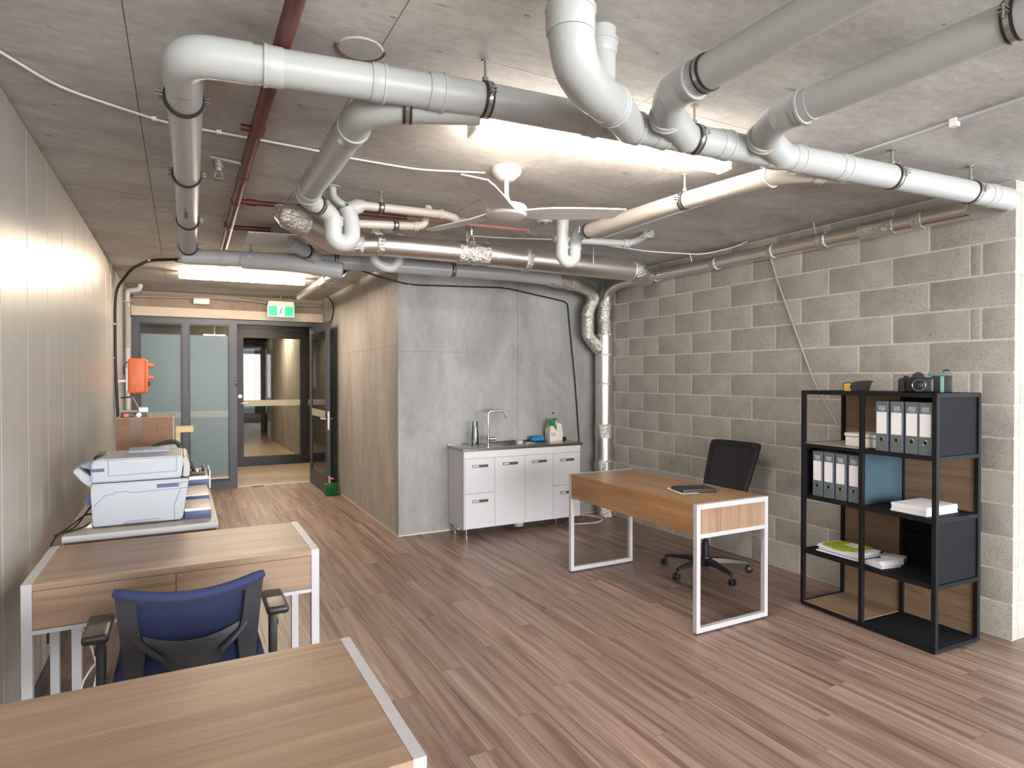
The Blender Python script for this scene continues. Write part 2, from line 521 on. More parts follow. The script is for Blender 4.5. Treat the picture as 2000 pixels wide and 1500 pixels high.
# ceiling panels
ce = struct('ceiling', B(LX - 0.2, 7.1, -5.6, DY + 0.4, CZ + 0.004, CZ + 0.25), MT['ceil_core'])
xs = [LX - 0.1, -0.155, 0.62, 1.71, 2.40, 3.04, 3.54, 4.34, 7.1]
ys = [-5.5, -2.7, -0.4, 2.06, 4.74, 7.05, DY + 0.3]
for i in range(len(xs) - 1):
    for j in range(len(ys) - 1):
        if xs[i] > 4.3 and ys[j] > 1.9: continue
        if xs[i] > 1.75 and ys[j] > 7: continue
        dz = 0.004 if 4 < i < 6 else 0.0
        centred('ceiling_panel', (xs[i] + 0.0018, xs[i + 1] - 0.0018, ys[j] + 0.0018, ys[j + 1] - 0.0018, CZ - dz, CZ + 0.005), MT['ceil'], ce)

# left wall cladding
wl = struct('wall_left', B(LX - 0.2, LX - 0.012, -5.6, DY, -0.02, CZ), MT['white_metal'])
yy = [3.08 + 0.485 * k for k in range(-17, 12)]
for k in range(len(yy) - 1):
    y0, y1 = yy[k], min(yy[k + 1], 8.62)
    if y0 > 8.6: break
    bm = bmesh.new()
    # cladding sheet with a shallow rib along both edges
    prism(bm, [(LX - 0.012, y0 + 0.0015), (LX - 0.003, y0 + 0.0015), (LX, y0 + 0.006), (LX, (y0 + y1) / 2 - 0.008), (LX - 0.0007, (y0 + y1) / 2), (LX, (y0 + y1) / 2 + 0.008), (LX, y1 - 0.006), (LX - 0.003, y1 - 0.0015), (LX - 0.012, y1 - 0.0015)], 'z', 0.09, CZ - 0.012)
    obj('cladding_panel', bm, MT['clad'], wl, smooth=False)
obj('wall_pier', B(LX - 0.012, LX + 0.005, 8.62, DY, 0, CZ), MT['conc2'], wl)
struct('baseboard_left', B(LX - 0.012, LX + 0.008, -5.5, 8.62, 0.0, 0.09), MT['skirt'])

# kitchen wall and corridor wall (cast concrete with panel joints)
wk = struct('wall_back', B(KX + 0.05, RX + 0.1, KY + 0.006, KY + 0.2, 0, CZ), MT['ceil_core'])
for x0, x1 in ((KX, 3.176), (3.176, RX)):
    for z0, z1 in ((0, 1.805), (1.805, CZ)):
        centred('concrete_panel', (x0 + (0.0015 if x0 > 2 else 0), x1 - 0.0015, KY, KY + 0.05, z0 + 0.0015, z1 - 0.0015), MT['conc'], wk)
wc = struct('wall_corridor', B(KX + 0.006, KX + 0.15, KY + 0.05, DY + 0.1, 0, CZ), MT['ceil_core'])
for y0, y1 in ((KY + 0.0502, 7.33), (7.33, DY + 0.1)):
    for z0, z1 in ((0, 1.86), (1.86, CZ)):
        centred('concrete_panel', (KX, KX + 0.05, y0, y1 - 0.002, z0 + 0.001, z1 - 0.001), MT['conc2'], wc)
struct('trim_2', B(KX - 0.004, KX + 0.03, KY - 0.004, KY + 0.03, 0.0, CZ - 0.002, bev=0.002), MT['conc'])
struct('trim_3', B(KX - 0.006, KX, KY, DY, 0.0, 0.012), MT['sill'])
struct('trim_4', B(KX, 4.3, KY - 0.006, KY, 0.0, 0.012), MT['sill'])

# block wall on the right
wr = struct('wall_right', B(RX + 0.0008, RX + 0.19, BY + 0.004, KY + 0.1, 0, CZ), MT['mortar'])
Z0, CH = 0.212, 0.1955
zc = [0.0, Z0] + [Z0 + CH * k for k in range(1, 13)] + [CZ]
HB = 0.2375
J = 0.0065
def blk(y0, y1, z0, z1, parent=wr):
    centred('concrete_block', (RX - 0.0015 + random.uniform(-0.0008, 0.0008), RX + 0.06, y0, y1, z0 + J, z1 - J), MT['block'], parent, bev=0.0015)
for k in range(len(zc) - 1):
    z0, z1 = zc[k], zc[k + 1]
    if z1 - z0 < 0.05: continue
    even = (k % 2 == 0)
    edges = [BY]
    if not even:
        edges += [2.021, 2.085]; y = 2.085 + 2 * HB
    else:
        y = 2.085 + HB
    while y < KY - 0.02: edges.append(y); y += 2 * HB
    edges.append(KY)
    for a, b in zip(edges, edges[1:]):
        ja = 0.0 if a == BY else J
        blk(a + ja, b - J, z0, z1)
# return of the block wall towards the window bay
wn = struct('wall_bay', B(RX + 0.062, 7.0, BY + 0.0025, BY + 0.19, 0, CZ), MT['mortar'])
for k in range(len(zc) - 1):
    z0, z1 = zc[k], zc[k + 1]
    x = RX + 0.062; first = 0.19 if k % 2 else 0.41
    while x < 6.9:
        x1 = min(x + first, 6.98); first = 0.475
        centred('concrete_block', (x + (0 if x < 4.4 else J), x1 - J, BY, BY + 0.06, z0 + J, z1 - J), MT['block'], wn, bev=0.0015)
        x = x1
# window walls behind the camera and in the bay
struct('wall_front', RR('y', (LX - 0.2, 7.1, 0, CZ), (-0.4, 6.8, 0.3, 2.55), -5.6, -5.5), MT['conc'])
struct('wall_side', RR('x', (-5.5, BY + 0.1, 0, CZ), (-4.6, 1.6, 0.35, 2.5), 7.0, 7.1), MT['conc'])

# wall above the glazed entrance, with the painted beam
we = struct('wall_end', B(LX, KX, DY, DY + 0.2, 2.36, CZ), MT['conc3'])
centred('concrete_panel', (LX, 0.95, DY - 0.012, DY, 2.48, CZ - 0.002), MT['conc3'], we)
centred('concrete_panel', (0.955, KX, DY - 0.012, DY, 2.48, CZ - 0.002), MT['conc3'], we)
struct('trim_5', B(-0.575, KX - 0.002, DY - 0.10, DY - 0.012, 2.362, 2.485, bev=0.003), MT['beam'])

# ------------------------------------------------------------------ glazed entrance
wi = struct_empty('window_1')
fr = bmesh.new()
obj('window_frame', RR('y', (-0.575, 0.675, 0.0, 2.36), (-0.49, 0.595, 0.10, 2.28), DY - 0.04, DY + 0.06), MT['alu'], wi)
obj('mullion', B(0.012, 0.088, DY - 0.04, DY + 0.06, 0.10, 2.28), MT['alu'], wi)
for x0, x1 in ((-0.49, 0.012), (0.088, 0.595)):
    obj('bead', RR('y', (x0, x1, 0.10, 2.28), (x0 + 0.018, x1 - 0.012, 0.135, 2.262), DY - 0.02, DY + 0.03), MT['alu_b'], wi)
    obj('clear_pane', B(x0 + 0.018, x1 - 0.012, DY, DY + 0.008, 2.13, 2.262), MT['glass'], wi)
    fp = obj('frosted_pane', B(x0 + 0.018, x1 - 0.012, DY, DY + 0.008, 0.19, 2.13), MT['frost'], wi)
    obj('stripe', B(x0 + 0.018, x1 - 0.012, DY - 0.003, DY - 0.001, 0.995, 1.085), MT['frost2'], fp)
    obj('sill_strip', B(x0 + 0.018, x1 - 0.012, DY - 0.01, DY + 0.01, 0.135, 0.152), MT['sill'], wi)

d1 = struct_empty('door_1')
obj('door_frame', PR([(0.675, 0), (0.695, 0), (0.695, 2.30), (1.72, 2.30), (1.72, 0), (1.80, 0), (1.80, 2.36), (0.675, 2.36)], 'y', DY - 0.04, DY + 0.06), MT['alu'], d1)
# open leaf, swung into the room against the corridor wall
lf = bpy.data.objects.new('door_leaf', None); COL.objects.link(lf); lf.parent = d1
lf.location = (1.70, DY - 0.05, 0.0); lf.rotation_euler = (0, 0, math.radians(0.6))
LW = 1.17
obj('leaf_frame', RR('x', (-LW, 0, 0.01, 2.29), (-LW + 0.10, -0.09, 0.20, 2.17), -0.022, 0.022), MT['alu'], lf)
obj('leaf_glass', B(-0.006, 0.006, -LW + 0.10, -0.09, 0.20, 2.17), MT['glass_l'], lf)
obj('safety_stripe', B(-0.009, -0.0065, -LW + 0.10, -0.09, 1.0, 1.10), MT['film'], lf)
obj('latch_plate', B(-0.012, 0.012, -LW - 0.003, -LW + 0.002, 0.86, 1.10), MT['nickel'], lf)
for s in (-1, 1):
    obj('lever_handle', TB(fillet([(s * 0.02, -LW + 0.05, 1.0), (s * 0.065, -LW + 0.05, 1.0), (s * 0.065, -LW + 0.17, 1.0)], 0.02), 0.009), MT['nickel'], lf)
obj('hinge', TB([(0.0, 0.012, 2.16), (0.0, 0.012, 2.25)], 0.012), MT['nickel'], d1, loc=(1.70, DY - 0.05, 0))

# vestibule and second glazed door
VY = 11.8
struct('wall_vestibule', B(-0.64, -0.60, DY + 0.06, VY + 0.1, 0, CZ), MT['conc3'])
struct('wall_vestibule_right', B(2.28, 2.4, DY + 0.1, 13.0, 0, CZ), MT['conc3'])
struct('ceiling_vestibule', B(LX - 0.2, 2.6, DY + 0.2, VY + 0.1, 2.62, 2.8), MT['conc3'])
struct('wall_office', B(LX, 0.74, VY - 0.35, VY - 0.2, 0, CZ), MT['conc'])
w2 = struct_empty('window_2')
obj('window_frame', RR('y', (0.76, 2.27, 0.0, 2.62), (0.86, 2.20, 0.02, 2.40), VY - 0.05, VY + 0.05), MT['alu_b'], w2)
obj('mullion', B(1.94, 2.03, VY - 0.05, VY + 0.05, 0.02, 2.40), MT['alu_b'], w2)
obj('side_pane', B(2.03, 2.20, VY, VY + 0.008, 0.14, 2.27), MT['glass'], w2)
obj('bottom_rail', B(2.03, 2.20, VY - 0.04, VY + 0.04, 0.02, 0.14), MT['alu_b'], w2)
obj('top_rail', B(2.03, 2.20, VY - 0.04, VY + 0.04, 2.27, 2.40), MT['alu_b'], w2)
obj('stripe', B(2.04, 2.20, VY - 0.006, VY - 0.002, 1.05, 1.15), MT['film'], w2)
d2 = struct_empty('door_2')
obj('leaf_frame', RR('y', (0.862, 1.938, 0.012, 2.396), (0.955, 1.90, 0.16, 2.24), VY - 0.03, VY + 0.03), MT['alu_b'], d2)
obj('leaf_glass', B(0.955, 1.90, VY, VY + 0.008, 0.16, 2.24), MT['glass'], d2)
obj('safety_stripe', B(0.955, 1.90, VY - 0.006, VY - 0.002, 1.045, 1.15), MT['film'], d2)
obj('lever_handle', TB(fillet([(0.90, VY - 0.03, 1.10), (0.90, VY - 0.08, 1.10), (1.02, VY - 0.08, 1.10)], 0.02), 0.010), MT['nickel'], d2)
obj('lock_plate', LT([(0, 0), (0.03, 0), (0.03, 0.01), (0, 0.012)], c=(0.90, VY - 0.03, 1.22), mtx=Matrix.Rotation(math.pi / 2, 4, 'X')), MT['nickel'], d2)
# corridor beyond
struct('floor_hall', B(0.2, 3.2, 13.2, 19.2, -0.1, 0.0), MT['tile'])
struct('floor_hall_near', B(0.2, 3.2, VY + 0.06, 13.2, -0.003, 0.001), MT['tile'])
struct('wall_hall', PR([(2.05, 12.7), (1.95, 17.2), (2.1, 17.2), (2.25, 12.7)], 'z', 0, CZ), MT['conc2'])
struct('wall_hall_left', B(0.3, 0.4, VY + 0.1, 19, 0, CZ), MT['conc2'])
struct('wall_hall_right', B(2.9, 3.0, 13.0, 19, 0, CZ), MT['conc2'])
struct('ceiling_hall', B(0.2, 3.1, VY + 0.1, 19.2, 2.62, 2.8), MT['conc2'])
w3 = struct_empty('window_3')
fb = bmesh.new(); rect_ring(fb, 'y', (1.0, 2.95, 0.0, 2.62), (1.25, 2.9, 0.55, 2.33), 18.6, 18.72)
obj('window_frame', fb, MT['alu_b'], w3)
obj('mullion', B(1.80, 2.08, 18.58, 18.74, 0.55, 2.33), MT['alu_b'], w3)
for z in (1.32, 1.68, 1.98):
    obj('glazing_bar', B(1.25, 2.9, 18.6, 18.63, z - 0.008, z + 0.008), MT['alu'], w3)
struct('ground_outside', B(-3, 8, 19.5, 40, -0.5, -0.3), MT['sill'])  # outdoor ground beyond the far hall window
fx = thing('ceiling_light', 'lit far tube light seen through the glazed door, above the hall', 'light', (1.62, 16.5, 2.55))
obj('diffuser', B(-0.25, 0.25, -0.04, 0.04, 0, 0.03), MT['tube3'], fx)
obj('housing', B(-0.27, 0.27, -0.05, 0.05, 0.03, 0.07), MT['lamp_body'], fx)
fx = thing('ceiling_light', 'short lit bar seen through the clear top of the second frosted pane', 'light', (0.47, 11.0, 2.20))
obj('diffuser', B(-0.16, 0.16, -0.03, 0.03, 0, 0.03), MT['tube3'], fx)
obj('stem', TB([(0, 0, 0.03), (0, 0, 0.42)], 0.008), MT['lamp_body'], fx)
l = bpy.data.lights.new('vestibule_lamp', 'AREA'); l.size = 0.6; l.energy = 14; l.color = (1, 0.86, 0.66)
lo = bpy.data.objects.new('vestibule_lamp', l); COL.objects.link(lo); lo.location = (1.2, 10.7, 2.58)
l = bpy.data.lights.new('office_lamp', 'AREA'); l.size = 0.8; l.energy = 7; l.color = (0.8, 0.92, 1.0)
lo = bpy.data.objects.new('office_lamp', l); COL.objects.link(lo); lo.location = (0.0, 10.4, 2.5)


l = bpy.data.lights.new('hall_fill', 'AREA'); l.size = 0.8; l.energy = 60; l.color = (1, 0.90, 0.76)  # added fill without a fitting, brightens the hall behind the glass
lo = bpy.data.objects.new('hall_fill', l); COL.objects.link(lo); lo.location = (1.5, 14.0, 2.58)
# ------------------------------------------------------------------ pipes under the ceiling
def clamp(parent, c, d, r, rod=None, black=True, ears=True, plain=False):
    """rubber lined pipe clamp; rod = height of ceiling for a hanger rod"""
    c = Vector(c); d = Vector(d).normalized()
    bm = bmesh.new(); band(bm, c, d, r + 0.004, 0.032)
    k = obj('clamp', bm, MT['rubber'] if black else MT['steel'], parent)
    if not plain:
        bm = bmesh.new(); band(bm, c, d, r + 0.0055, 0.014)
        obj('strap', bm, MT['steel'], k)
    else:
        bm = bmesh.new(); tube(bm, [c - d * 0.012, c - d * 0.006, c + d * 0.006, c + d * 0.012], [r + 0.004, r + 0.009, r + 0.009, r + 0.004], 24)
        obj('strap', bm, MT['rubber'], k)
    side = d.cross(Vector((0, 0, 1))).normalized()
    if ears:
        bm = bmesh.new()
        for s in (-1, 1):
            p = c + side * s * (r + 0.018)
            box(bm, p.x - 0.012, p.x + 0.012, p.y - 0.012, p.y + 0.012, p.z - 0.004, p.z + 0.0)
            box(bm, p.x - 0.012, p.x + 0.012, p.y - 0.012, p.y + 0.012, p.z + 0.008, p.z + 0.012)
            tube(bm, [p + Vector((0, 0, -0.018)), p + Vector((0, 0, 0.024))], 0.004, 8)
        e = obj('ear', bm, MT['steel'], k); e['kind'] = 'stuff'
    if rod:
        bm = bmesh.new()
        tube(bm, [(c.x, c.y, c.z + r + 0.004), (c.x, c.y, c.z + r + 0.02)], 0.012, 8)
        tube(bm, [(c.x, c.y, c.z + r + 0.018), (c.x, c.y, rod - 0.006)], 0.0055, 8)
        tube(bm, [(c.x, c.y, rod - 0.008), (c.x, c.y, rod)], 0.016, 10)
        obj('hanger_rod', bm, MT['dull'], k)
    return k

def coupling(parent, c, d, r, w_=0.06, mat='pvc'):
    bm = bmesh.new(); c = Vector(c); d = Vector(d).normalized(); h = w_ / 2
    tube(bm, [c - d * h, c - d * (h - 0.004), c + d * (h - 0.012), c + d * (h - 0.010), c + d * h], [r + 0.002, r + 0.004, r + 0.004, r + 0.007, r + 0.007], 24)
    return obj('coupling', bm, MT[mat], parent)

def run(parent, pts, r, mat, name='pipe', R=0.08, n=7, seg=24):
    return obj(name, TB(fillet(pts, R, n), r, seg=seg), MT[mat] if isinstance(mat, str) else mat, parent, angle=60)

R0 = 0.0595
md = Vector((1, -0.0757, 0)).normalized()
def mp(x): return Vector((x, 2.134 - 0.0757 * x + max(0.0, 0.98 - x) * 0.075, 2.558))
main = thing('drain_pipe', 'long white main drain pipe crossing the whole ceiling from corner elbow to block wall', 'pipe')
run(main, [mp(0.20), mp(1.0), mp(4.02)], R0, 'pvc', R=0.05)
run(main, [mp(0.21), mp(0.012), Vector((0.012, 2.40, 2.556))], R0 + 0.004, 'pvc', 'elbow', R=0.13, n=10)
run(main, [mp(3.94), Vector((4.20, 1.815, 2.558)), Vector((4.222, 2.03, 2.562))], R0 + 0.002, 'pvc', 'elbow', R=0.12, n=10)
for x_ in (0.27, 0.80, 1.42, 1.75, 2.08, 2.36, 2.50, 2.80, 3.95): coupling(main, mp(x_), md if x_ != 0.27 else -md, R0)
for x_ in (0.60, 1.62): coupling(main, mp(x_), md, R0, 0.05)
for x_ in (0.981, 1.926, 3.169, 3.80): clamp(main, mp(x_), md, R0, CZ)
# left run along the room, towards the corridor
lft = thing('drain_pipe', 'white drain pipe running from the corner elbow straight away along the left of the ceiling', 'pipe')
run(lft, [(0.012, 2.36, 2.556), (0.03, 3.5, 2.556), (0.05, 5.42, 2.556)], R0, 'pvc', R=0.05)
for y_, x_ in ((2.56, 0.013), (3.50, 0.028), (4.50, 0.042), (5.42, 0.052)):
    clamp(lft, (x_, y_, 2.556), (0.015, 1, 0), R0, None, plain=True)
obj('marking', B(-0.008, 0.008, -0.14, 0.14, -0.0015, 0.0), MT['mark'], lft, loc=(0.030, 4.06, 2.556 - R0 + 0.0005))
obj('text_block', B(-0.006, 0.006, -0.05, 0.05, -0.002, 0.0), MT['pvc_g'], lft, loc=(0.032, 3.98, 2.556 - R0 - 0.0010))
# grey cross run in front of the corridor
gr = thing('drain_pipe', 'matt grey drain pipe crossing under the ceiling in front of the corridor, with wye', 'pipe')
run(gr, [(0.02, 5.56, 2.50), (0.56, 5.42, 2.50), (1.17, 5.22, 2.50), (2.70, 5.11, 2.50), (3.22, 5.13, 2.49)], R0, 'pvc_g', R=0.08)
run(gr, [(0.45, 5.44, 2.49), (0.80, 5.22, 2.46), (1.16, 5.12, 2.41)], R0 + 0.008, 'pvc_g', 'wye', R=0.1)
run(gr, [(0.72, 4.92, 2.56), (0.86, 5.00, 2.52), (0.96, 5.16, 2.50)], R0 - 0.008, 'pvc_g', 'stub', R=0.05)
clamp(gr, (0.86, 5.00, 2.52), (0.6, 0.8, 0), R0 - 0.009, None, ears=False)
coupling(gr, (0.30, 5.49, 2.50), (1, -0.26, 0), R0, mat='pvc_g')
clamp(gr, (0.50, 5.43, 2.50), (1, -0.26, 0), R0, CZ, black=False)
clamp(gr, (1.14, 5.23, 2.50), (1, -0.26, 0), R0, CZ)
clamp(gr, (2.13, 5.15, 2.50), (1, -0.07, 0), R0, CZ)
# branch with the trap at left
br = thing('branch_pipe', 'white branch pipe running back from under the main pipe to a deep trap at left', 'pipe')
run(br, [(0.98, 2.11, 2.545), (0.72, 2.19, 2.535), (0.60, 2.30, 2.53), (0.605, 3.0, 2.535), (0.605, 3.50, 2.54)], R0, 'pvc', R=0.12)
coupling(br, (0.603, 2.50, 2.532), (0, -1, 0), R0, 0.08)
coupling(br, (0.605, 3.44, 2.54), (0, 1, 0), R0, 0.10)
clamp(br, (0.73, 2.19, 2.535), (1, -0.3, 0), R0, None)
run(br, [(0.605, 3.46, 2.54), (0.62, 3.62, 2.545), (0.72, 3.72, 2.535), (0.795, 3.76, 2.50), (0.80, 3.77, 2.37), (0.855, 3.78, 2.345), (0.91, 3.79, 2.38), (0.915, 3.80, 2.48), (0.885, 3.80, 2.57)], R0 - 0.008, 'pvc', 'trap', R=0.05)
clamp(br, (0.70, 3.70, 2.538), (0.8, 0.6, -0.1), R0 - 0.008, None)
coupling(br, (0.802, 3.765, 2.47), (0, 0, 1), R0 - 0.010, 0.05)
run(br, [(0.81, 3.84, 2.70), (0.812, 3.84, 2.64), (0.87, 3.83, 2.59), (0.95, 3.82, 2.59)], 0.022, 'pvc', 'riser', R=0.05)
obj('flange', LT([(0, -0.006), (0.045, -0.006), (0.045, 0), (0, 0)], c=(0.81, 3.84, 2.70)), MT['pvc_g'], br)
obj('socket', TB([(0.90, 3.81, 2.56), (0.96, 3.815, 2.595), (0.985, 3.815, 2.595)], [0.045, 0.045, 0.04], seg=20), MT['pvc'], br)
# two small waste pipes
sp = thing('waste_pipe', 'upper small ivory waste pipe beyond the fan, clamped close to the ceiling', 'pipe')
run(sp, [(0.955, 3.81, 2.60), (1.52, 3.83, 2.615), (1.62, 3.86, 2.61), (1.66, 3.95, 2.61), (1.78, 4.1, 2.66)], 0.026, 'pvc_ivory', R=0.06)
coupling(sp, (0.985, 3.81, 2.60), (-1, 0, 0), 0.027, 0.03, 'pvc_ivory'); coupling(sp, (1.50, 3.83, 2.614), (1, 0, 0), 0.027, 0.03, 'pvc_ivory')
clamp(sp, (1.10, 3.812, 2.602), (1, 0, 0), 0.027, CZ, ears=False)
sp = thing('waste_pipe', 'lower small ivory waste pipe beyond the fan, turning up at its right end', 'pipe')
run(sp, [(0.93, 3.95, 2.515), (1.36, 3.95, 2.545), (1.43, 3.95, 2.56), (1.46, 3.95, 2.69)], 0.026, 'pvc_ivory', R=0.06)
coupling(sp, (1.37, 3.95, 2.546), (1, 0, 0.1), 0.027, 0.03, 'pvc_ivory')
clamp(sp, (1.235, 3.95, 2.536), (1, 0, 0.05), 0.027, None, ears=False)
# u trap that hangs below the foil duct
ut = thing('trap_pipe', 'white u-shaped trap hanging below the big foil duct', 'pipe')
run(ut, [(1.30, 4.72, 2.66), (1.305, 4.72, 2.44), (1.36, 4.72, 2.405), (1.44, 4.72, 2.39), (1.50, 4.72, 2.44), (1.51, 4.72, 2.66)], 0.036, 'pvc', 'trap', R=0.06)
obj('flange', LT([(0, 0), (0.05, 0), (0.05, 0.04), (0, 0.04)], c=(1.405, 4.72, 2.66)), MT['pvc'], ut)
# two big branches at upper right
def bigbranch(label, P, cl=None, col='pvc', tape=False):
    t = thing('branch_pipe', label, 'pipe')
    run(t, P[2:], R0, col, R=0.09)
    run(t, P[:2] + [P[2], P[2] + (P[3] - P[2]) * 0.12], R0 + 0.003, col, 'elbow', R=0.09)
    d = (P[3] - P[2]).normalized()
    clamp(t, P[2] + d * 0.17, d, R0 + 0.001, None, ears=False, black=True) if cl is None else None
    coupling(t, P[2] + d * 0.10, d, R0 + 0.002, 0.04, col)
    e = (P[1] - P[2]).normalized()
    coupling(t, P[1] + e * 0.01, e, R0 + 0.004, 0.03, 'pvc')
    return t, d
V = Vector
t, d = bigbranch('left of the two big white pipes coming in from the top right corner', [V((1.88, 1.99, 2.555)), V((1.68, 1.88, 2.575)), V((1.59, 1.76, 2.59)), V((1.62, 0.75, 2.60))])
t, d = bigbranch('right of the two big white pipes from the top right corner, with black clamp', [V((2.42, 1.95, 2.555)), V((2.20, 1.86, 2.575)), V((2.11, 1.72, 2.59)), V((2.20, 0.45, 2.60))], cl=1)
clamp(t, (2.164, 0.94, 2.598), d, R0, CZ)
obj('glue_ring', TB([(2.205, 1.862, 2.574), (2.225, 1.872, 2.572)], R0 + 0.0065, seg=24), M('yellow_glue', 'c9b88a', 0.5), t)
# trap at top centre
tp = thing('trap_pipe', 'large white curved trap dropping from the ceiling at top centre into the main pipe', 'pipe')
run(tp, [(0.968, 1.478, 2.70), (0.968, 1.478, 2.53), (0.985, 1.485, 2.44), (1.08, 1.56, 2.425), (1.22, 1.67, 2.455), (1.36, 1.79, 2.50), (1.58, 1.99, 2.55)], R0 + 0.006, 'pvc', 'trap', R=0.09)
coupling(tp, (0.968, 1.478, 2.545), (0, 0, 1), R0 + 0.006, 0.07)
coupling(tp, (1.30, 1.74, 2.483), (0.75, 0.6, 0.2), R0 + 0.006, 0.06)
run(tp, [(1.236, 1.70, 2.70), (1.234, 1.70, 2.58), (1.215, 1.68, 2.50), (1.15, 1.63, 2.45)], 0.048, 'pvc', 'riser', R=0.04)
coupling(tp, (1.235, 1.70, 2.64), (0, 0, 1), 0.048, 0.05)
obj('tail', TB([(1.30, 1.735, 2.482), (1.60, 2.0, 2.552)], R0 - 0.004, seg=24), MT['pvc'], tp)
# long thin branch at right with its own trap
rb = thing('branch_pipe', 'slim cream pipe slanting back on the right from the main pipe to a small trap', 'pipe')
run(rb, [(2.95, 1.93, 2.55), (2.72, 2.02, 2.55), (2.60, 2.12, 2.55), (2.50, 2.85, 2.55), (2.462, 3.52, 2.55)], 0.0475, 'pvc_ivory', R=0.12)
coupling(rb, (2.605, 2.18, 2.55), (0, -1, 0), 0.049, 0.06, 'pvc_ivory'); coupling(rb, (2.75, 2.01, 2.55), (1, -0.3, 0), 0.049, 0.05, 'pvc_ivory')
clamp(rb, (2.525, 2.68, 2.55), (-0.12, 1, 0), 0.048, CZ)
run(rb, [(2.462, 3.50, 2.55), (2.47, 3.66, 2.555), (2.495, 3.75, 2.52), (2.50, 3.76, 2.40), (2.446, 3.76, 2.365), (2.392, 3.76, 2.40), (2.40, 3.76, 2.70)], 0.043, 'pvc', 'trap', R=0.055)
clamp(rb, (2.462, 3.55, 2.55), (0, 1, 0), 0.048, None)
coupling(rb, (2.50, 3.758, 2.47), (0, 0, 1), 0.042, 0.02); coupling(rb, (2.395, 3.76, 2.47), (0, 0, 1), 0.042, 0.02)
obj('flange', LT([(0, -0.012), (0.06, -0.012), (0.06, 0), (0, 0)], c=(2.40, 3.76, 2.70)), MT['pvc'], rb)
sp = thing('waste_pipe', 'short grey waste pipe low under the ceiling, right of the small trap', 'pipe')
run(sp, [(2.50, 4.05, 2.60), (3.13, 3.98, 2.615), (3.20, 3.95, 2.63), (3.25, 3.80, 2.68)], 0.026, 'pvc_g', R=0.07)
coupling(sp, (3.13, 3.98, 2.615), (1, -0.1, 0), 0.030, 0.05, 'pvc_g')
obj('flange', LT([(0, 0), (0.055, 0), (0.04, 0.03), (0.04, 0.06), (0, 0.06)], c=(3.25, 3.86, 2.64)), MT['pvc_g'], sp)
sp = thing('ceiling_socket', 'round capped pipe socket in the ceiling left of the small trap', 'socket', (2.37, 3.95, 2.70))
obj('rim', LT([(0.035, -0.02), (0.06, -0.02), (0.065, 0), (0.035, 0)]), MT['pvc_g'], sp)
obj('cap', LT([(0, -0.035), (0.03, -0.032), (0.038, -0.015), (0.038, 0)]), MT['brushed'], sp)
# light conduit lines fixed to the ceiling at right
cd = thing('conduit', 'thin grey ceiling conduit running along the right side, nearer the pipes', 'conduit')
run(cd, [(3.045, -1.0, 2.69), (3.045, 4.3, 2.69)], 0.010, 'pvc_g', 'tube', R=0.01, seg=10)
obj('saddle', B(3.03, 3.06, 1.53, 1.56, 2.665, 2.70), MT['white'], cd)

# ------------------------------------------------------------------ foil ducts
fd = thing('foil_duct', 'large shiny foil wrapped duct crossing the back of the room above the kitchenette', 'duct')
bm = bmesh.new(); tube(bm, fillet([(3.52, 4.418, 2.50), (3.61, 4.43, 2.50), (3.80, 4.65, 2.515), (4.02, 4.85, 2.54)], 0.08), 0.098, 26); obj('elbow_wrap', bm, MT['foil_c'], fd)
a = V((1.02, 4.47, 2.49)); b = V((3.30, 4.40, 2.50))
run(fd, [a, V((1.26, 4.40, 2.50)), V((2.40, 4.38, 2.505))], 0.078, 'foil', R=0.05, seg=28)
run(fd, [V((2.10, 4.385, 2.503)), V((3.60, 4.42, 2.50)), V((3.86, 4.72, 2.52)), V((4.10, 4.90, 2.55))], 0.092, 'foil', R=0.10, seg=28)
run(fd, [V((0.60, 4.14, 2.565)), V((0.70, 4.22, 2.545)), V((0.97, 4.45, 2.49)), V((1.06, 4.46, 2.49))], 0.082, 'foil', 'elbow', R=0.03, seg=12)
obj('tape', TB([(0.53, 4.08, 2.575), (0.60, 4.14, 2.565), (0.70, 4.21, 2.545)], [0.045, 0.085, 0.088], seg=14), MT['foil_c'], fd)
for x_, r_, w_ in ((1.06, 0.087, 0.16), (1.25, 0.081, 0.05), (1.98, 0.086, 0.26), (2.45, 0.097, 0.05)):
    bm = bmesh.new(); y_ = 4.39 if x_ > 1.2 else 4.44
    n_ = 7
    tube(bm, [(x_ - w_ / 2 + w_ * k / n_, y_, 2.50) for k in range(n_ + 1)], [r_ + random.uniform(-0.003, 0.004) for k in range(n_ + 1)], 22)
    obj('tape', bm, MT['foil_c'], fd)
obj('tape_tail', PR([(1.17, 2.60), (1.21, 2.61), (1.26, 2.55), (1.20, 2.545)], 'y', 4.30, 4.303), MT['foil_c'], fd)
for x_ in (1.90, 3.05):
    obj('hanger', TB([(x_, 4.31, 2.50), (x_, 4.31, 2.64), (x_ + 0.015, 4.36, 2.70)], 0.006, seg=8), MT['steel'], fd)
fd = thing('foil_duct', 'slim shiny foil duct running high along the block wall', 'duct')
run(fd, [(4.225, 1.96, 2.565), (4.235, 3.5, 2.572), (4.22, 5.05, 2.575), (4.20, 5.45, 2.57), (4.18, 5.62, 2.50), (4.175, 5.66, 2.36)], 0.055, 'foil', R=0.12)
for y_ in (2.02, 2.35, 2.62, 3.03, 3.5, 4.1, 4.9):
    bm = bmesh.new(); wd = 0.12 if y_ == 2.62 else 0.03
    tube(bm, [(4.228, y_ - wd + wd * 2 * k / 5, 2.57) for k in range(6)], [0.058 + random.uniform(-0.001, 0.004) for _ in range(6)], 18)
    obj('tape', bm, MT['foil_c'], fd)
obj('hanger', TB([(4.19, 3.07, 2.62), (4.16, 3.07, 2.70)], 0.005, seg=8), MT['steel'], fd)
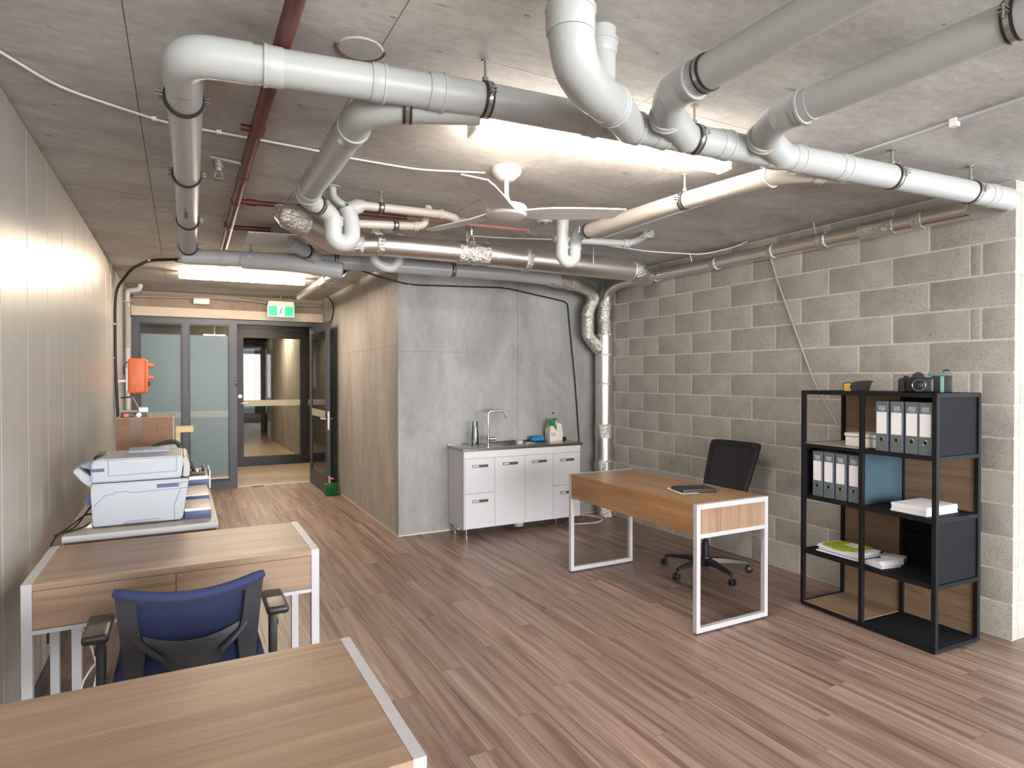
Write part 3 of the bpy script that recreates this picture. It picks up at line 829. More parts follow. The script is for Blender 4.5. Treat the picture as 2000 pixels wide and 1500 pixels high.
obj('hanger', TB([(4.19, 4.35, 2.62), (4.16, 4.35, 2.70)], 0.005, seg=8), MT['steel'], fd)
vd = thing('foil_duct', 'tall upright foil duct standing in the corner beside the kitchenette', 'duct')
X0, Y0 = 4.185, 5.70
run(vd, [(X0, Y0, 0.50), (X0, Y0, 2.02)], 0.098, 'foil', R=0.02, seg=28)
run(vd, [(X0, Y0, 1.98), (X0 + 0.01, Y0, 2.12), (X0 - 0.02, Y0 - 0.02, 2.22), (X0 - 0.01, Y0 - 0.03, 2.40)], [0.09, 0.085, 0.08, 0.078] if False else 0.077, 'foil_c', 'upper_length', R=0.04)
obj('lower_length', TB([(X0 - 0.03, Y0, 0.62), (X0, Y0, 0.45), (X0 + 0.015, Y0 - 0.02, 0.001)], [0.092, 0.095, 0.096], seg=24), MT['foil_c'], vd)
for z_, r_ in ((1.80, 0.100), (2.02, 0.101), (0.62, 0.101), (1.48, 0.100)):
    bm = bmesh.new(); band(bm, (X0, Y0, z_), (0, 0, 1), r_ + 0.003, 0.02); obj('joint_ring', bm, MT['foil_c'], vd)
bm = bmesh.new(); tube(bm, [(X0 - 0.002, Y0 - 0.001, 0.88 + 0.03 * k) for k in range(6)], [0.1005 + random.uniform(0, 0.004) for _ in range(6)], 20); obj('tape', bm, MT['foil_c'], vd)
vb = thing('foil_duct', 'short bent foil duct that drops from the grey pipe and joins the upright one', 'duct')
run(vb, [(3.12, 5.13, 2.49), (3.55, 5.30, 2.49), (3.90, 5.60, 2.50), (4.02, 5.66, 2.42), (3.955, 5.68, 2.28), (3.945, 5.68, 2.02), (4.10, 5.69, 1.86)], 0.066, 'foil_c', R=0.05)
for p_ in ((3.25, 5.18, 2.49), (3.45, 5.26, 2.49)):
    bm = bmesh.new(); band(bm, p_, (1, 0.38, 0), 0.071, 0.05); obj('joint_ring', bm, MT['foil_c'], vb)
for z_ in (2.24, 2.06):
    bm = bmesh.new(); band(bm, (3.948, 5.68, z_), (0, 0, 1), 0.070, 0.02); obj('joint_ring', bm, MT['foil_c'], vb)
sc = thing('foil_duct', 'small gold-lit foil duct in the corridor ceiling right of the lit strip', 'duct')
run(sc, [(1.40, 6.25, 2.59), (1.385, 7.0, 2.60), (1.375, 8.5, 2.60)], 0.05, 'foil', R=0.05)
bm = bmesh.new(); band(bm, (1.385, 6.95, 2.60), (0, 1, 0), 0.056, 0.35); obj('tape', bm, MT['foil_c'], sc)
obj('cap', LT([(0, 0), (0.03, 0), (0.035, 0.03), (0, 0.05)], c=(1.40, 6.22, 2.59), mtx=Matrix.Rotation(math.pi / 2, 4, 'X')), MT['rubber'], sc)
hp = thing('hung_sheet', 'grey sheet hung flat under the ceiling where the red pipe ends', 'sheet')
obj('sheet', PR([(0.44, 4.97), (0.83, 4.90), (0.87, 5.10), (0.78, 5.48), (0.44, 5.62)], 'z', 2.615, 2.623), MT['hatch'], hp)
obj('foil_edge', PR([(0.46, 4.963), (0.66, 4.925), (0.66, 4.945), (0.46, 4.985)], 'z', 2.611, 2.616), MT['foil_c'], hp)
for p_ in ((0.5, 5.4), (0.5, 5.1), (0.75, 5.1)):
    obj('hanger', TB([(p_[0], p_[1], 2.62), (p_[0], p_[1], 2.70)], 0.004, seg=8), MT['steel'], hp)

# ------------------------------------------------------------------ red sprinkler pipes
rp = thing('sprinkler_pipe', 'dark red sprinkler pipe running away along the ceiling at left', 'pipe')
run(rp, [(0.298, 0.6, 2.645), (0.30, 3.5, 2.645), (0.322, 5.80, 2.645)], 0.0275, 'red', R=0.05)
for y_ in (2.98, 3.72, 4.28, 4.95):
    bm = bmesh.new(); band(bm, (0.305, y_, 2.645), (0, 1, 0), 0.031, 0.05); obj('coupling', bm, MT['red'], rp)
obj('outlet', TB([(0.30, 2.98, 2.645), (0.235, 2.98, 2.645)], 0.016, seg=12), MT['red'], rp)
run(rp, [(0.32, 5.05, 2.655), (0.60, 5.02, 2.66)], 0.018, 'red', 'stub', R=0.01)
rq = thing('sprinkler_pipe', 'thin red cross pipe that leaves the long red pipe and fades out behind the fan', 'pipe')
run(rq, [(0.32, 4.30, 2.66), (0.80, 4.24, 2.66), (1.40, 4.22, 2.665)], 0.017, 'red', R=0.02)
run(rq, [(1.40, 4.22, 2.665), (2.33, 4.16, 2.67)], 0.016, 'red2', 'far_length', R=0.02)
bm = bmesh.new(); band(bm, (0.40, 4.29, 2.66), (1, -0.1, 0), 0.022, 0.06); obj('coupling', bm, MT['red'], rq)
obj('end_cap', LT([(0, -0.03), (0.02, -0.03), (0.02, 0.01), (0, 0.01)], c=(2.34, 4.16, 2.67)), MT['red2'], rq)
sh = thing('fire_sprinkler', 'grey sprinkler head on a short arm beside the long red pipe', 'sprinkler', (0.17, 3.47, 2.64))
obj('tee', TB([(-0.035, 0, 0.01), (0.11, 0.0, 0.0)], 0.015, seg=12), MT['dull'], sh)
obj('body', LT([(0, -0.055), (0.016, -0.055), (0.018, -0.04), (0.024, -0.035), (0.026, 0.0), (0, 0.005)]), MT['dull'], sh)
obj('frame_arm', TB([(-0.011, 0, -0.055), (-0.02, 0, -0.095)], 0.0035, seg=8), MT['dull'], sh)
obj('frame_arm', TB([(0.011, 0, -0.055), (0.02, 0, -0.095)], 0.0035, seg=8), MT['dull'], sh)
obj('deflector', LT([(0, -0.100), (0.026, -0.100), (0.026, -0.096), (0, -0.094)], seg=12), MT['dull'], sh)
sh = thing('fire_sprinkler', 'small bright sprinkler head hanging behind the fan blade above the foil duct', 'sprinkler', (1.93, 4.30, 2.66))
obj('body', LT([(0, -0.05), (0.016, -0.045), (0.02, -0.02), (0.02, 0.03), (0, 0.03)]), MT['steel'], sh)
obj('frame_arm', TB([(-0.012, 0, -0.04), (-0.035, 0, -0.12)], 0.005, seg=8), MT['dull'], sh)
obj('frame_arm', TB([(0.012, 0, -0.04), (0.035, 0, -0.12)], 0.005, seg=8), MT['dull'], sh)
obj('deflector', LT([(0, -0.125), (0.03, -0.115), (0.02, -0.09), (0, -0.08)], seg=12), MT['dull'], sh)
# old core hole stains near the main pipe
ch = thing('ceiling_patch', 'round patched core hole in the ceiling behind the main pipe at upper left', 'patch', (0.56, 2.19, 2.70))
obj('plug', LT([(0, -0.004), (0.075, -0.004), (0.08, 0), (0, 0)]), MT['ceil'], ch)
obj('rim_stain', TB([(0.085 * math.cos(a_ / 10), 0.085 * math.sin(a_ / 10), -0.001) for a_ in range(-2, 34, 2)], 0.004, seg=6), M('rust_stain', '6d5440', 0.9), ch)

# ------------------------------------------------------------------ cables
def cable(label, pts, r, mat, group=None, clips=()):
    t = thing('cable', label, 'cable', group=group)
    run(t, pts, r, mat, 'sheath', R=0.10, n=4, seg=8)
    for c_ in clips:
        obj('clip', B(c_[0] - 0.010, c_[0] + 0.010, c_[1] - 0.010, c_[1] + 0.010, c_[2] - 0.007, c_[2] + 0.008), MT['white'], t)
    return t
cable('white cable wandering across the ceiling from upper left to the fan', [(-0.60, 2.70, 2.688), (-0.554, 2.778, 2.688), (-0.426, 3.0, 2.688), (-0.274, 3.09, 2.688), (-0.047, 3.205, 2.688), (0.10, 3.21, 2.688), (0.30, 3.21, 2.684), (0.33, 3.21, 2.684), (0.61, 3.24, 2.688), (0.76, 3.27, 2.688), (1.16, 3.275, 2.688), (1.50, 3.15, 2.688)], 0.0055, 'cable_w', clips=((-0.10, 3.18, 2.688), (0.16, 3.21, 2.688)))
cable('thin white cable sagging from the small trap to the duct by the block wall', [(2.05, 4.62, 2.69), (2.30, 4.50, 2.675), (2.78, 4.30, 2.67), (3.05, 4.25, 2.655), (3.55, 4.20, 2.63), (4.02, 4.05, 2.62), (4.18, 3.85, 2.66), (4.20, 3.72, 2.69)], 0.0055, 'cable_w')
cable('black cable along the top of the kitchen wall dropping to the sink bench', [(1.38, 6.40, 2.55), (1.45, 6.0, 2.60), (1.70, 5.855, 2.50), (1.97, 5.855, 2.452), (3.02, 5.855, 2.492), (3.70, 5.855, 2.40), (3.80, 5.855, 2.38), (3.83, 5.855, 2.10), (3.90, 5.855, 1.50), (3.955, 5.855, 0.86), (3.96, 5.855, 0.42)], 0.008, 'cable_b', clips=((1.97, 5.862, 2.452), (2.5, 5.862, 2.472), (3.02, 5.862, 2.492)))
cable('thin grey conduit slanting down the block wall behind the shelving', [(4.20, 3.57, 2.62), (4.284, 3.55, 2.54), (4.284, 3.50, 2.37), (4.284, 3.34, 1.98), (4.284, 3.14, 1.50), (4.284, 2.955, 1.20), (4.284, 2.90, 1.12)], 0.008, 'cable_g')
cable('black hose arcing from the corridor ceiling down the end of the white wall', [(-0.02, 6.85, 2.688), (-0.27, 7.03, 2.688), (-0.44, 7.45, 2.66), (-0.585, 7.62, 2.48), (-0.60, 7.62, 2.30), (-0.60, 7.60, 1.70), (-0.575, 7.56, 1.10), (-0.575, 7.56, 0.60)], 0.014, 'cable_b', clips=((-0.27, 7.03, 2.688), (-0.602, 7.62, 2.28), (-0.602, 7.61, 2.1), (-0.602, 7.60, 1.75)))
cable('dark cable hanging down the corridor wall above the open door', [(1.78, 8.85, 2.68), (1.845, 8.80, 2.60), (1.85, 8.70, 2.48), (1.845, 8.78, 2.38), (1.83, 9.02, 2.22)], 0.008, 'cable_b')
cable('white cable coiled on the floor beside the corner duct', [(3.74, 5.80, 0.12), (3.80, 5.78, 0.02), (3.98, 5.84, 0.008), (4.02, 5.70, 0.008), (4.05, 5.52, 0.008), (3.93, 5.42, 0.008), (3.74, 5.44, 0.008), (3.60, 5.50, 0.008), (3.62, 5.62, 0.010)], 0.006, 'cable_w')
cable('second white cable crossing on the floor by the kitchenette', [(3.72, 5.83, 0.14), (3.80, 5.82, 0.016), (3.95, 5.80, 0.014), (4.09, 5.64, 0.014), (4.03, 5.50, 0.014), (3.85, 5.40, 0.014), (3.66, 5.46, 0.014)], 0.005, 'cable_w')
for i_, dx in enumerate((0.0, 0.025, 0.05)):
    cable(('leftmost', 'middle', 'rightmost')[i_] + ' of the three white cables hanging tangled behind the desk', [(-0.42 + dx, 3.30, 0.61), (-0.40 + dx * 1.4, 3.28, 0.48), (-0.34 + dx, 3.24 + dx, 0.36), (-0.32 + dx * (0.3 - i_), 3.20, 0.22), (-0.38 + dx, 3.10, 0.12), (-0.46 + dx * 1.5, 2.95, 0.012), (-0.48 + dx, 2.75, 0.008)], 0.0045, 'cable_w')
# services over the corridor entrance
ct = thing('cable_bundle', 'grey cable bundle strapped along the top of the wall above the entrance', 'cable')
for k_ in range(4):
    obj('wire', TB([(-0.55, DY - 0.05 - 0.02 * k_, 2.64 - 0.012 * k_), (0.1, DY - 0.05 - 0.02 * k_, 2.655 - 0.01 * k_), (0.6, DY - 0.06 - 0.02 * k_, 2.62 + 0.01 * k_), (1.1, DY - 0.05 - 0.02 * k_, 2.64 - 0.012 * k_), (1.84, DY - 0.05 - 0.02 * k_, 2.63 - 0.012 * k_)], 0.009, seg=6), MT['cable_g' if k_ % 2 else 'dull'], ct)
jb = thing('junction_box', 'white junction box on the wall above the left frosted pane', 'box', (0.25, DY - 0.05, 2.59))
obj('lid', B(-0.10, 0.10, -0.05, 0.035, -0.04, 0.045, bev=0.006), MT['white'], jb)
obj('gland', TB([(-0.13, 0, 0), (-0.10, 0, 0)], 0.014), MT['dull'], jb)
dp = thing('down_pipe', 'grey pipe rising beside the end of the white wall with elbow and bracket', 'pipe', (-0.575, 8.9, 0))
run(dp, [(0, 0, 0.0), (0, 0, 2.60), (0.13, 0.0, 2.625), (0.135, 0, 2.69)], 0.032, 'pvc_g', R=0.03)
obj('bracket', B(-0.04, 0.06, -0.05, 0.05, 2.46, 2.475), MT['dull'], dp)
bl = thing('wall_bracket', 'loose grey strap hanging on the pier behind the orange case', 'bracket', (-0.56, 8.75, 1.9))
obj('strap', PR([(-0.02, 0), (0.015, 0), (0.03, 0.35), (0.0, 0.55), (-0.01, 0.55), (0.0, 0.3)], 'y', 0, 0.01), MT['dull'], bl)

# ------------------------------------------------------------------ lamps
def strip_light(label, c, ln, wd, z, rz, mat):
    t = thing('batten_light', label, 'light', (c[0], c[1], z), rz)
    obj('housing', B(-ln / 2, ln / 2, -wd / 2, wd / 2, 0.055, CZ - z, bev=0.004), MT['lamp_body'], t)
    bm = bmesh.new()
    prism(bm, [(-wd * 0.48, 0.055), (-wd * 0.46, 0.014), (-wd * 0.28, 0.0), (wd * 0.28, 0.0), (wd * 0.46, 0.014), (wd * 0.48, 0.055)], 'x', -ln / 2 + 0.006, ln / 2 - 0.006)
    obj('diffuser', bm, mat, t)
    for s in (-1, 1):
        obj('end_cap', B(s * ln / 2 - 0.008, s * ln / 2 + 0.008, -wd / 2, wd / 2, 0.0, CZ - z, bev=0.003), MT['lamp_body'], t)
    return t
strip_light('bright strip light fixed to the ceiling behind the main pipe', (1.83, 2.46, 0), 1.38, 0.10, 2.625, -6.8, MT['tube1'])
strip_light('bright strip light across the corridor ceiling before the entrance', (0.63, 7.62, 0), 1.30, 0.10, 2.625, -4.5, MT['tube2'])
rl = thing('ceiling_rail', 'slim dark rail on the corridor ceiling in front of the lit strip', 'rail')
run(rl, [(-0.05, 7.0, 2.69), (0.6, 6.93, 2.69), (1.33, 6.88, 2.69)], 0.006, 'dull', 'bar', R=0.01, seg=8)

# exit sign
ex = thing('exit_sign', 'lit green exit sign with a running figure hanging above the entrance', 'sign', (1.245, 9.30, 2.40))
obj('housing', PR([(-0.175, 0.155), (0.175, 0.155), (0.165, 0.215), (-0.165, 0.215)], 'y', -0.035, 0.035), MT['lamp_body'], ex)
obj('edge_glow', B(-0.18, 0.18, -0.006, 0.006, 0.0, 0.160, bev=0.004), MT['exit_frame'], ex)
for x0, x1 in ((-0.165, -0.05), (0.05, 0.165)):
    obj('green_panel', B(x0, x1, -0.009, -0.006, 0.013, 0.148), MT['exit_g'], ex)
wp = obj('white_panel', B(-0.049, 0.049, -0.009, -0.006, 0.013, 0.148), MT['exit_w'], ex)
fg = bmesh.new()
for a_, b_, r_ in (((0.004, 0.105), (-0.008, 0.07), 0.009), ((-0.008, 0.07), (0.010, 0.045), 0.006), ((0.010, 0.045), (0.026, 0.016), 0.005), ((-0.008, 0.07), (-0.022, 0.045), 0.006), ((-0.022, 0.045), (-0.047, 0.045), 0.005), ((0.004, 0.10), (0.022, 0.088), 0.004), ((0.022, 0.088), (0.046, 0.080), 0.004), ((0.0, 0.10), (-0.02, 0.095), 0.004), ((-0.02, 0.095), (-0.030, 0.078), 0.004)):
    tube(fg, [(a_[0], -0.0095, a_[1]), (b_[0], -0.0095, b_[1])], r_ * 0.8, 8)
lathe(fg, [(0, -0.003), (0.010, -0.003), (0.010, 0.0), (0, 0)], c=(0.012, -0.0095, 0.122), seg=12, mtx=Matrix.Rotation(math.pi / 2, 4, 'X'))
o = obj('figure', fg, MT['exit_m'], wp); o['kind'] = 'stuff'
obj('bracket', TB(fillet([(-0.08, 0, 0.215), (-0.02, 0, 0.245), (0.06, 0, 0.24), (0.17, 0, 0.21)], 0.02), 0.006, seg=8), MT['dull'], ex)
obj('hanger', TB([(0, 0, 0.21), (0, 0, 0.30)], 0.008, seg=8), MT['dull'], ex)

# ceiling fan
fn = thing('ceiling_fan', 'white three-blade ceiling fan under the middle of the ceiling', 'fan', (1.586, 3.06, 0))
obj('canopy', LT([(0, 2.630), (0.034, 2.630), (0.044, 2.637), (0.078, 2.668), (0.082, 2.682), (0.080, 2.70), (0, 2.70)], seg=32), MT['fan'], fn)
obj('down_rod', LT([(0.0, 2.50), (0.028, 2.50), (0.020, 2.53), (0.0125, 2.545), (0.0125, 2.64), (0, 2.64)], seg=20), MT['fan'], fn)
obj('motor_housing', LT([(0, 2.421), (0.07, 2.424), (0.105, 2.434), (0.113, 2.445), (0.113, 2.482), (0.103, 2.492), (0.03, 2.497), (0, 2.50)], seg=40), MT['fan'], fn)
bladem = None
for k_, az in enumerate((-25.0, 112.0, 230.0)):
    bm = bmesh.new()
    n_ = 10
    def bf(u, v):
        xx = 0.07 + u * 0.58
        half = 0.068 + 0.012 * math.sin(u * math.pi) - 0.010 * u
        yv = (v - 0.5) * 2 * half - 0.008 * u
        
        tilt = -math.radians(9 * min(1.0, u * 4))
        return Vector((xx - (0.05 * v * u if u > 0.8 else 0), yv * math.cos(tilt), 2.455 + yv * math.sin(tilt) + 0.004 * u))
    grid_surface(bm, bf, n_, 4, 0.007)
    obj('blade', bm, MT['fan'], fn, rot=(0, 0, math.radians(az)))
# ------------------------------------------------------------------ desks (oak top, white steel end frames)
def desk(label, loc, rz, L, D, H=0.785, T=0.030, oak='oak_s', drawers=True, seam=0.0, inset=0.0):
    """local: long axis x from 0..L, depth y from 0..D; drawers open at y = 0"""
    t = thing('desk', label, 'desk', loc, rz)
    for x0 in (0.0, L - T):
        bm = bmesh.new()
        rect_ring(bm, 'x', (0, D, 0.012, H), (T, D - T, 0.012 + T, H - T), x0, x0 + T)
        f = obj('end_frame', bm, MT['white_metal'], t, smooth=False)
        obj('lower_bar', B(x0 + 0.002, x0 + T - 0.002, T, D - T, H - 0.205, H - 0.180), MT['white_metal'], f, smooth=False)
        for yy_ in (T / 2, D - T / 2):
            obj('levelling_foot', LT([(0, 0), (0.012, 0), (0.012, 0.008), (0.006, 0.012), (0, 0.012)], c=(x0 + T / 2, yy_, 0), seg=12), MT['rubber'], f)
        obj('side_panel', B(x0 + 0.006, x0 + T - 0.006, T, D - T, H - 0.180, H - T), MT['oakz'], t, smooth=False)
    obj('desk_top', B(T, L - T, 0.0, D, H - 0.026, H - 0.001), MT[oak], t, smooth=False)
    if drawers:
        m_ = L / 2 + seam
        for a_, b_ in ((T + 0.001, m_ - 0.0012), (m_ + 0.0012, L - T - 0.001)):
            centred('drawer_front', (a_, b_, 0.004, 0.022, H - 0.172, H - 0.029), MT['oak'], t)
        obj('front_rail', B(T, L - T, 0.004, 0.024, H - 0.190, H - 0.1745), MT['white_metal'], t, smooth=False)
        obj('drawer_box', B(T + 0.002, L - T - 0.002, 0.03, D - 0.03, H - 0.165, H - 0.03), MT['white_metal'], t, smooth=False)
    obj('back_panel', B(T, L - T, D - 0.022, D - 0.002, H - 0.190, H - 0.0265), MT[oak], t, smooth=False)
    return t
# right desk: long axis along y, panel side faces left (-x)
dr = desk('white framed oak desk standing alone beside the black mesh chair', (3.335, 2.775, 0), 90, 1.395, 0.615, oak='oak_s')
desk('second oak desk from the front at left, with the blue chair pushed up to it', (-0.525, 2.86, 0), 0, 1.065, 0.60, T=0.033, oak='oak', seam=-0.03)
desk('nearest oak desk at the bottom left corner of the room', (-0.61, 1.19, 0), 0, 1.045, 0.655, T=0.028, oak='oak', seam=-0.03)

# pale desk with the printer
pd = thing('printer_desk', 'pale laminate desk with white edge along the left wall, under the printer', 'desk', (-0.51, 3.64, 0))
PL_, PW_ = 2.12, 0.68
obj('desk_top', B(0.004, PW_ - 0.004, 0.004, PL_, 0.757, 0.785), MT['laminate'], pd, smooth=False)
obj('edge_band', RR('z', (0, PW_, 0, PL_ + 0.004), (0.004, PW_ - 0.004, 0.004, PL_), 0.756, 0.7845), MT['edge'], pd, smooth=False)
obj('under_frame', B(0.01, PW_ - 0.01, 0.02, PL_ - 0.02, 0.70, 0.756), MT['oaky'], pd, smooth=False)
for xx, yy_ in ((0.03, 0.05), (PW_ - 0.07, 0.05), (0.03, PL_ - 0.09), (PW_ - 0.07, PL_ - 0.09)):
    obj('leg', B(xx, xx + 0.04, yy_, yy_ + 0.04, 0, 0.70), MT['white_metal'], pd)

# ------------------------------------------------------------------ printer
pr = thing('printer', 'large pale multifunction printer on the desk by the left wall', 'printer', (-0.40, 3.765, 0.785))
def side(bm, pts, y0, y1): prism(bm, pts, 'y', y0, y1)
bm = bmesh.new(); side(bm, [(0.0, 0.008), (0.398, 0.008), (0.405, 0.03), (0.425, 0.17), (0.436, 0.225), (-0.006, 0.225), (-0.006, 0.17)], 0.0, 0.42)
bmesh.ops.bevel(bm, geom=list(bm.edges), offset=0.006, segments=2, affect='EDGES')
bd = obj('body', bm, MT['printer'], pr)
bm = bmesh.new(); side(bm, [(-0.006, 0.230), (0.400, 0.230), (0.400, 0.255), (0.412, 0.335), (0.400, 0.348), (0.02, 0.348), (-0.004, 0.330)], 0.004, 0.43)
bmesh.ops.bevel(bm, geom=list(bm.edges), offset=0.007, segments=3, affect='EDGES')
sl = obj('scanner_lid', bm, MT['printer'], pr)
bm = bmesh.new(); side(bm, [(0.403, 0.232), (0.436, 0.232), (0.440, 0.29), (0.425, 0.340), (0.405, 0.346), (0.414, 0.334)], 0.02, 0.42)
bmesh.ops.bevel(bm, geom=list(bm.edges), offset=0.005, segments=2, affect='EDGES')
obj('control_panel', bm, MT['printer_top'], pr)
def outline(parent, pts, r=0.0011, y=-0.0008, name='seam'):
    bm = bmesh.new()
    for a_, b_ in zip(pts, pts[1:]): tube(bm, [(a_[0], y, a_[1]), (b_[0], y, b_[1])], r, 6)
    o = obj(name, bm, MT['groove'], parent); o['kind'] = 'stuff'
outline(bd, [(0.005, 0.11), (0.055, 0.165), (0.09, 0.168), (0.095, 0.176), (0.155, 0.178), (0.160, 0.170), (0.43, 0.176)])
outline(bd, [(0.432, 0.206), (0.36, 0.203)])
outline(bd, [(0.395, 0.174), (0.365, 0.09), (0.365, 0.010)])
obj('recess', B(0.14, 0.29, -0.003, 0.01, 0.007, 0.012), MT['groove'], bd)
outline(bd, [(0.13, 0.010), (0.145, 0.022), (0.29, 0.024), (0.30, 0.012)])
outline(sl, [(0.07, 0.345), (0.07, 0.262), (0.375, 0.268), (0.375, 0.346)], y=0.0035)
obj('name_plate', B(0.285, 0.385, -0.003, 0.002, 0.185, 0.205), MT['navy'], bd)
obj('power_key', B(0.393, 0.398, -0.003, 0.002, 0.188, 0.202), MT['grey_p'], bd)
obj('stripe', B(-0.008, 0.052, 0.001, 0.006, 0.286, 0.302), MT['navy'], sl)
bm = bmesh.new(); side(bm, [(-0.005, 0.20), (-0.045, 0.235), (-0.085, 0.29), (-0.075, 0.305), (-0.055, 0.30), (0.0, 0.255)], 0.03, 0.34)
bmesh.ops.bevel(bm, geom=list(bm.edges), offset=0.005, segments=2, affect='EDGES')
obj('rear_tray', bm, MT['printer'], pr)
obj('paper_guide', PR([(-0.06, 0.31), (0.0, 0.335), (0.0, 0.28), (-0.05, 0.30)], 'y', 0.10, 0.30), MT['grey_p'], pr)
obj('feeder_hump', B(-0.012, 0.05, 0.16, 0.40, 0.30, 0.352, bev=0.02, seg=3), MT['charcoal'], pr)
obj('rear_fold', PR([(-0.012, 0.19), (-0.045, 0.12), (-0.012, 0.11)], 'y', 0.06, 0.34), MT['navy'], pr)
obj('output_flap', B(0.14, 0.34, 0.22, 0.40, 0.346, 0.366, bev=0.008, seg=3), MT['grey_p'], pr)
obj('white_foot', PR([(-0.06, 0.002), (-0.03, 0.004), (-0.005, 0.03), (-0.003, 0.002)], 'y', 0.03, 0.12), MT['white'], pr)

def tray(label, x0, x1, y0, y1, h, navy):
    t = thing('paper_tray', label, 'tray', (0, 0, 0.785))
    obj('shell', B(x0, x1, y0, y1, h * 0.75, h, bev=0.003), MT['printer_top'], t)
    obj('white_edge', B(x0, x1, y0 - 0.003, y0, h * 0.74, h - 0.002), MT['white'], t)
    obj('navy_side', B(x0, x1 + 0.003, y0, y1 - 0.02, 0.0, h * 0.74, bev=0.002), MT['navy'], t)
    return t
tray('nearest flat white and navy paper tray beside the printer', 0.014, 0.138, 3.78, 4.05, 0.060, 1)
tray('middle flat white and navy paper tray beside the printer', -0.05, 0.150, 4.34, 4.70, 0.040, 1)
t = tray('farthest and thickest white and navy tray, with black stand on top', -0.05, 0.165, 4.80, 5.25, 0.085, 1)
obj('end_tab', B(0.168, 0.176, 4.80, 5.16, 0.0, 0.115), MT['white'], t)
bs = thing('black_stand', 'black curved stand behind the printer, its foot on the farthest tray', 'stand', (0, 4.95, 0.785))
bm = bmesh.new()
arc_ = fillet([(-0.26, 0, 0.215), (-0.17, 0, 0.30), (-0.03, 0, 0.325), (0.01, 0, 0.24), (0.065, 0, 0.13), (0.08, 0, 0.10)], 0.06, 6)
tube(bm, arc_, [0.010 + 0.006 * math.sin(k / len(arc_) * 3.1) for k in range(len(arc_))], 8)
obj('arch', bm, MT['charcoal'], bs)
obj('foot', B(0.03, 0.145, -0.10, 0.05, 0.0855, 0.105, bev=0.006), MT['charcoal'], bs)
obj('foot_block', B(0.125, 0.143, -0.04, 0.04, 0.105, 0.14, bev=0.004), MT['black'], bs)
obj('dial', LT([(0, 0), (0.018, 0), (0.018, 0.015), (0, 0.016)], c=(0.095, -0.05, 0.105)), MT['nickel'], bs)
obj('upper_slot', B(-0.15, -0.03, 0.0, 0.06, 0.25, 0.29, bev=0.004), MT['grey_p'], bs)

cbx = thing('cable', 'black power cable looping off the pale desk behind the printer', 'cable')
for pts_ in ([(-0.405, 3.90, 0.90), (-0.47, 3.78, 0.80), (-0.535, 3.66, 0.79), (-0.555, 3.62, 0.74), (-0.56, 3.60, 0.30)], [(-0.40, 3.88, 0.84), (-0.44, 3.86, 0.845), (-0.50, 3.78, 0.80), (-0.54, 3.66, 0.79)], [(-0.405, 3.82, 0.81), (-0.45, 3.78, 0.79), (-0.53, 3.69, 0.792)]):
    run(cbx, pts_, 0.0045, 'cable_b', 'strand', R=0.04, n=4, seg=8)

# ------------------------------------------------------------------ cardboard box and small things on it
cb = thing('cardboard_box', 'big brown cardboard box on the far end of the pale desk', 'box', (-0.425, 5.38, 0.785))
obj('carton', B(0, 0.365, 0.0, 0.36, 0.0, 0.462, bev=0.003), MT['card'], cb)
obj('tape', B(0.09, 0.165, -0.0012, 0.0, 0.28, 0.463), MT['tape'], cb)
obj('side_flap', B(0.3655, 0.376, 0.01, 0.35, 0.24, 0.475), MT['card_l'], cb, rot=(0, 0, 0))
obj('top_flap', B(0.0, 0.365, 0.004, 0.355, 0.463, 0.467), MT['card_l'], cb)
obj('slot', B(0.258, 0.264, -0.001, 0.0, 0.37, 0.42), MT['groove'], cb)
pk = thing('birch_board', 'pale birch board sticking out to the right behind the cardboard box', 'board', (-0.040, 5.60, 1.085))
obj('board', B(0, 0.125, 0, 0.15, 0.03, 0.07), MT['birch'], pk)
obj('batten', B(0, 0.115, -0.008, 0.0, 0.03, 0.066), MT['birch'], pk)
obj('leg', B(0.0, 0.03, 0.05, 0.08, -0.30, 0.03), MT['birch'], pk)
tb = thing('tool_case', 'small black and orange tool case on top of the cardboard box', 'case', (-0.395, 5.40, 1.252))
obj('case', B(0, 0.085, 0, 0.07, 0, 0.035, bev=0.004), MT['charcoal'], tb)
obj('lid', B(-0.003, 0.105, -0.004, 0.07, 0.040, 0.052, bev=0.004), M('dusty_pink_lid', 'b08d7c', 0.6), tb)
obj('orange_block', B(0.02, 0.05, -0.004, 0.0, 0.006, 0.03), MT['orange'], tb)
obj('post', B(0.0, 0.085, 0.01, 0.06, 0.034, 0.041), MT['black'], tb)
wc_ = thing('sensor_unit', 'small white rounded unit on a dark foot on top of the cardboard box', 'device', (-0.285, 5.42, 1.252))
obj('head', B(0.0, 0.065, 0.0, 0.05, 0.035, 0.075, bev=0.012, seg=3), MT['white'], wc_)
obj('foot', PR([(0.0, 0), (0.06, 0), (0.05, 0.036), (0.02, 0.036)], 'y', 0, 0.05), MT['black'], wc_)
obj('badge', LT([(0, 0), (0.018, 0), (0.018, 0.004), (0, 0.005)], c=(0.005, -0.004, 0.018), mtx=Matrix.Rotation(math.pi / 2, 4, 'X'), seg=8), MT['white'], wc_)

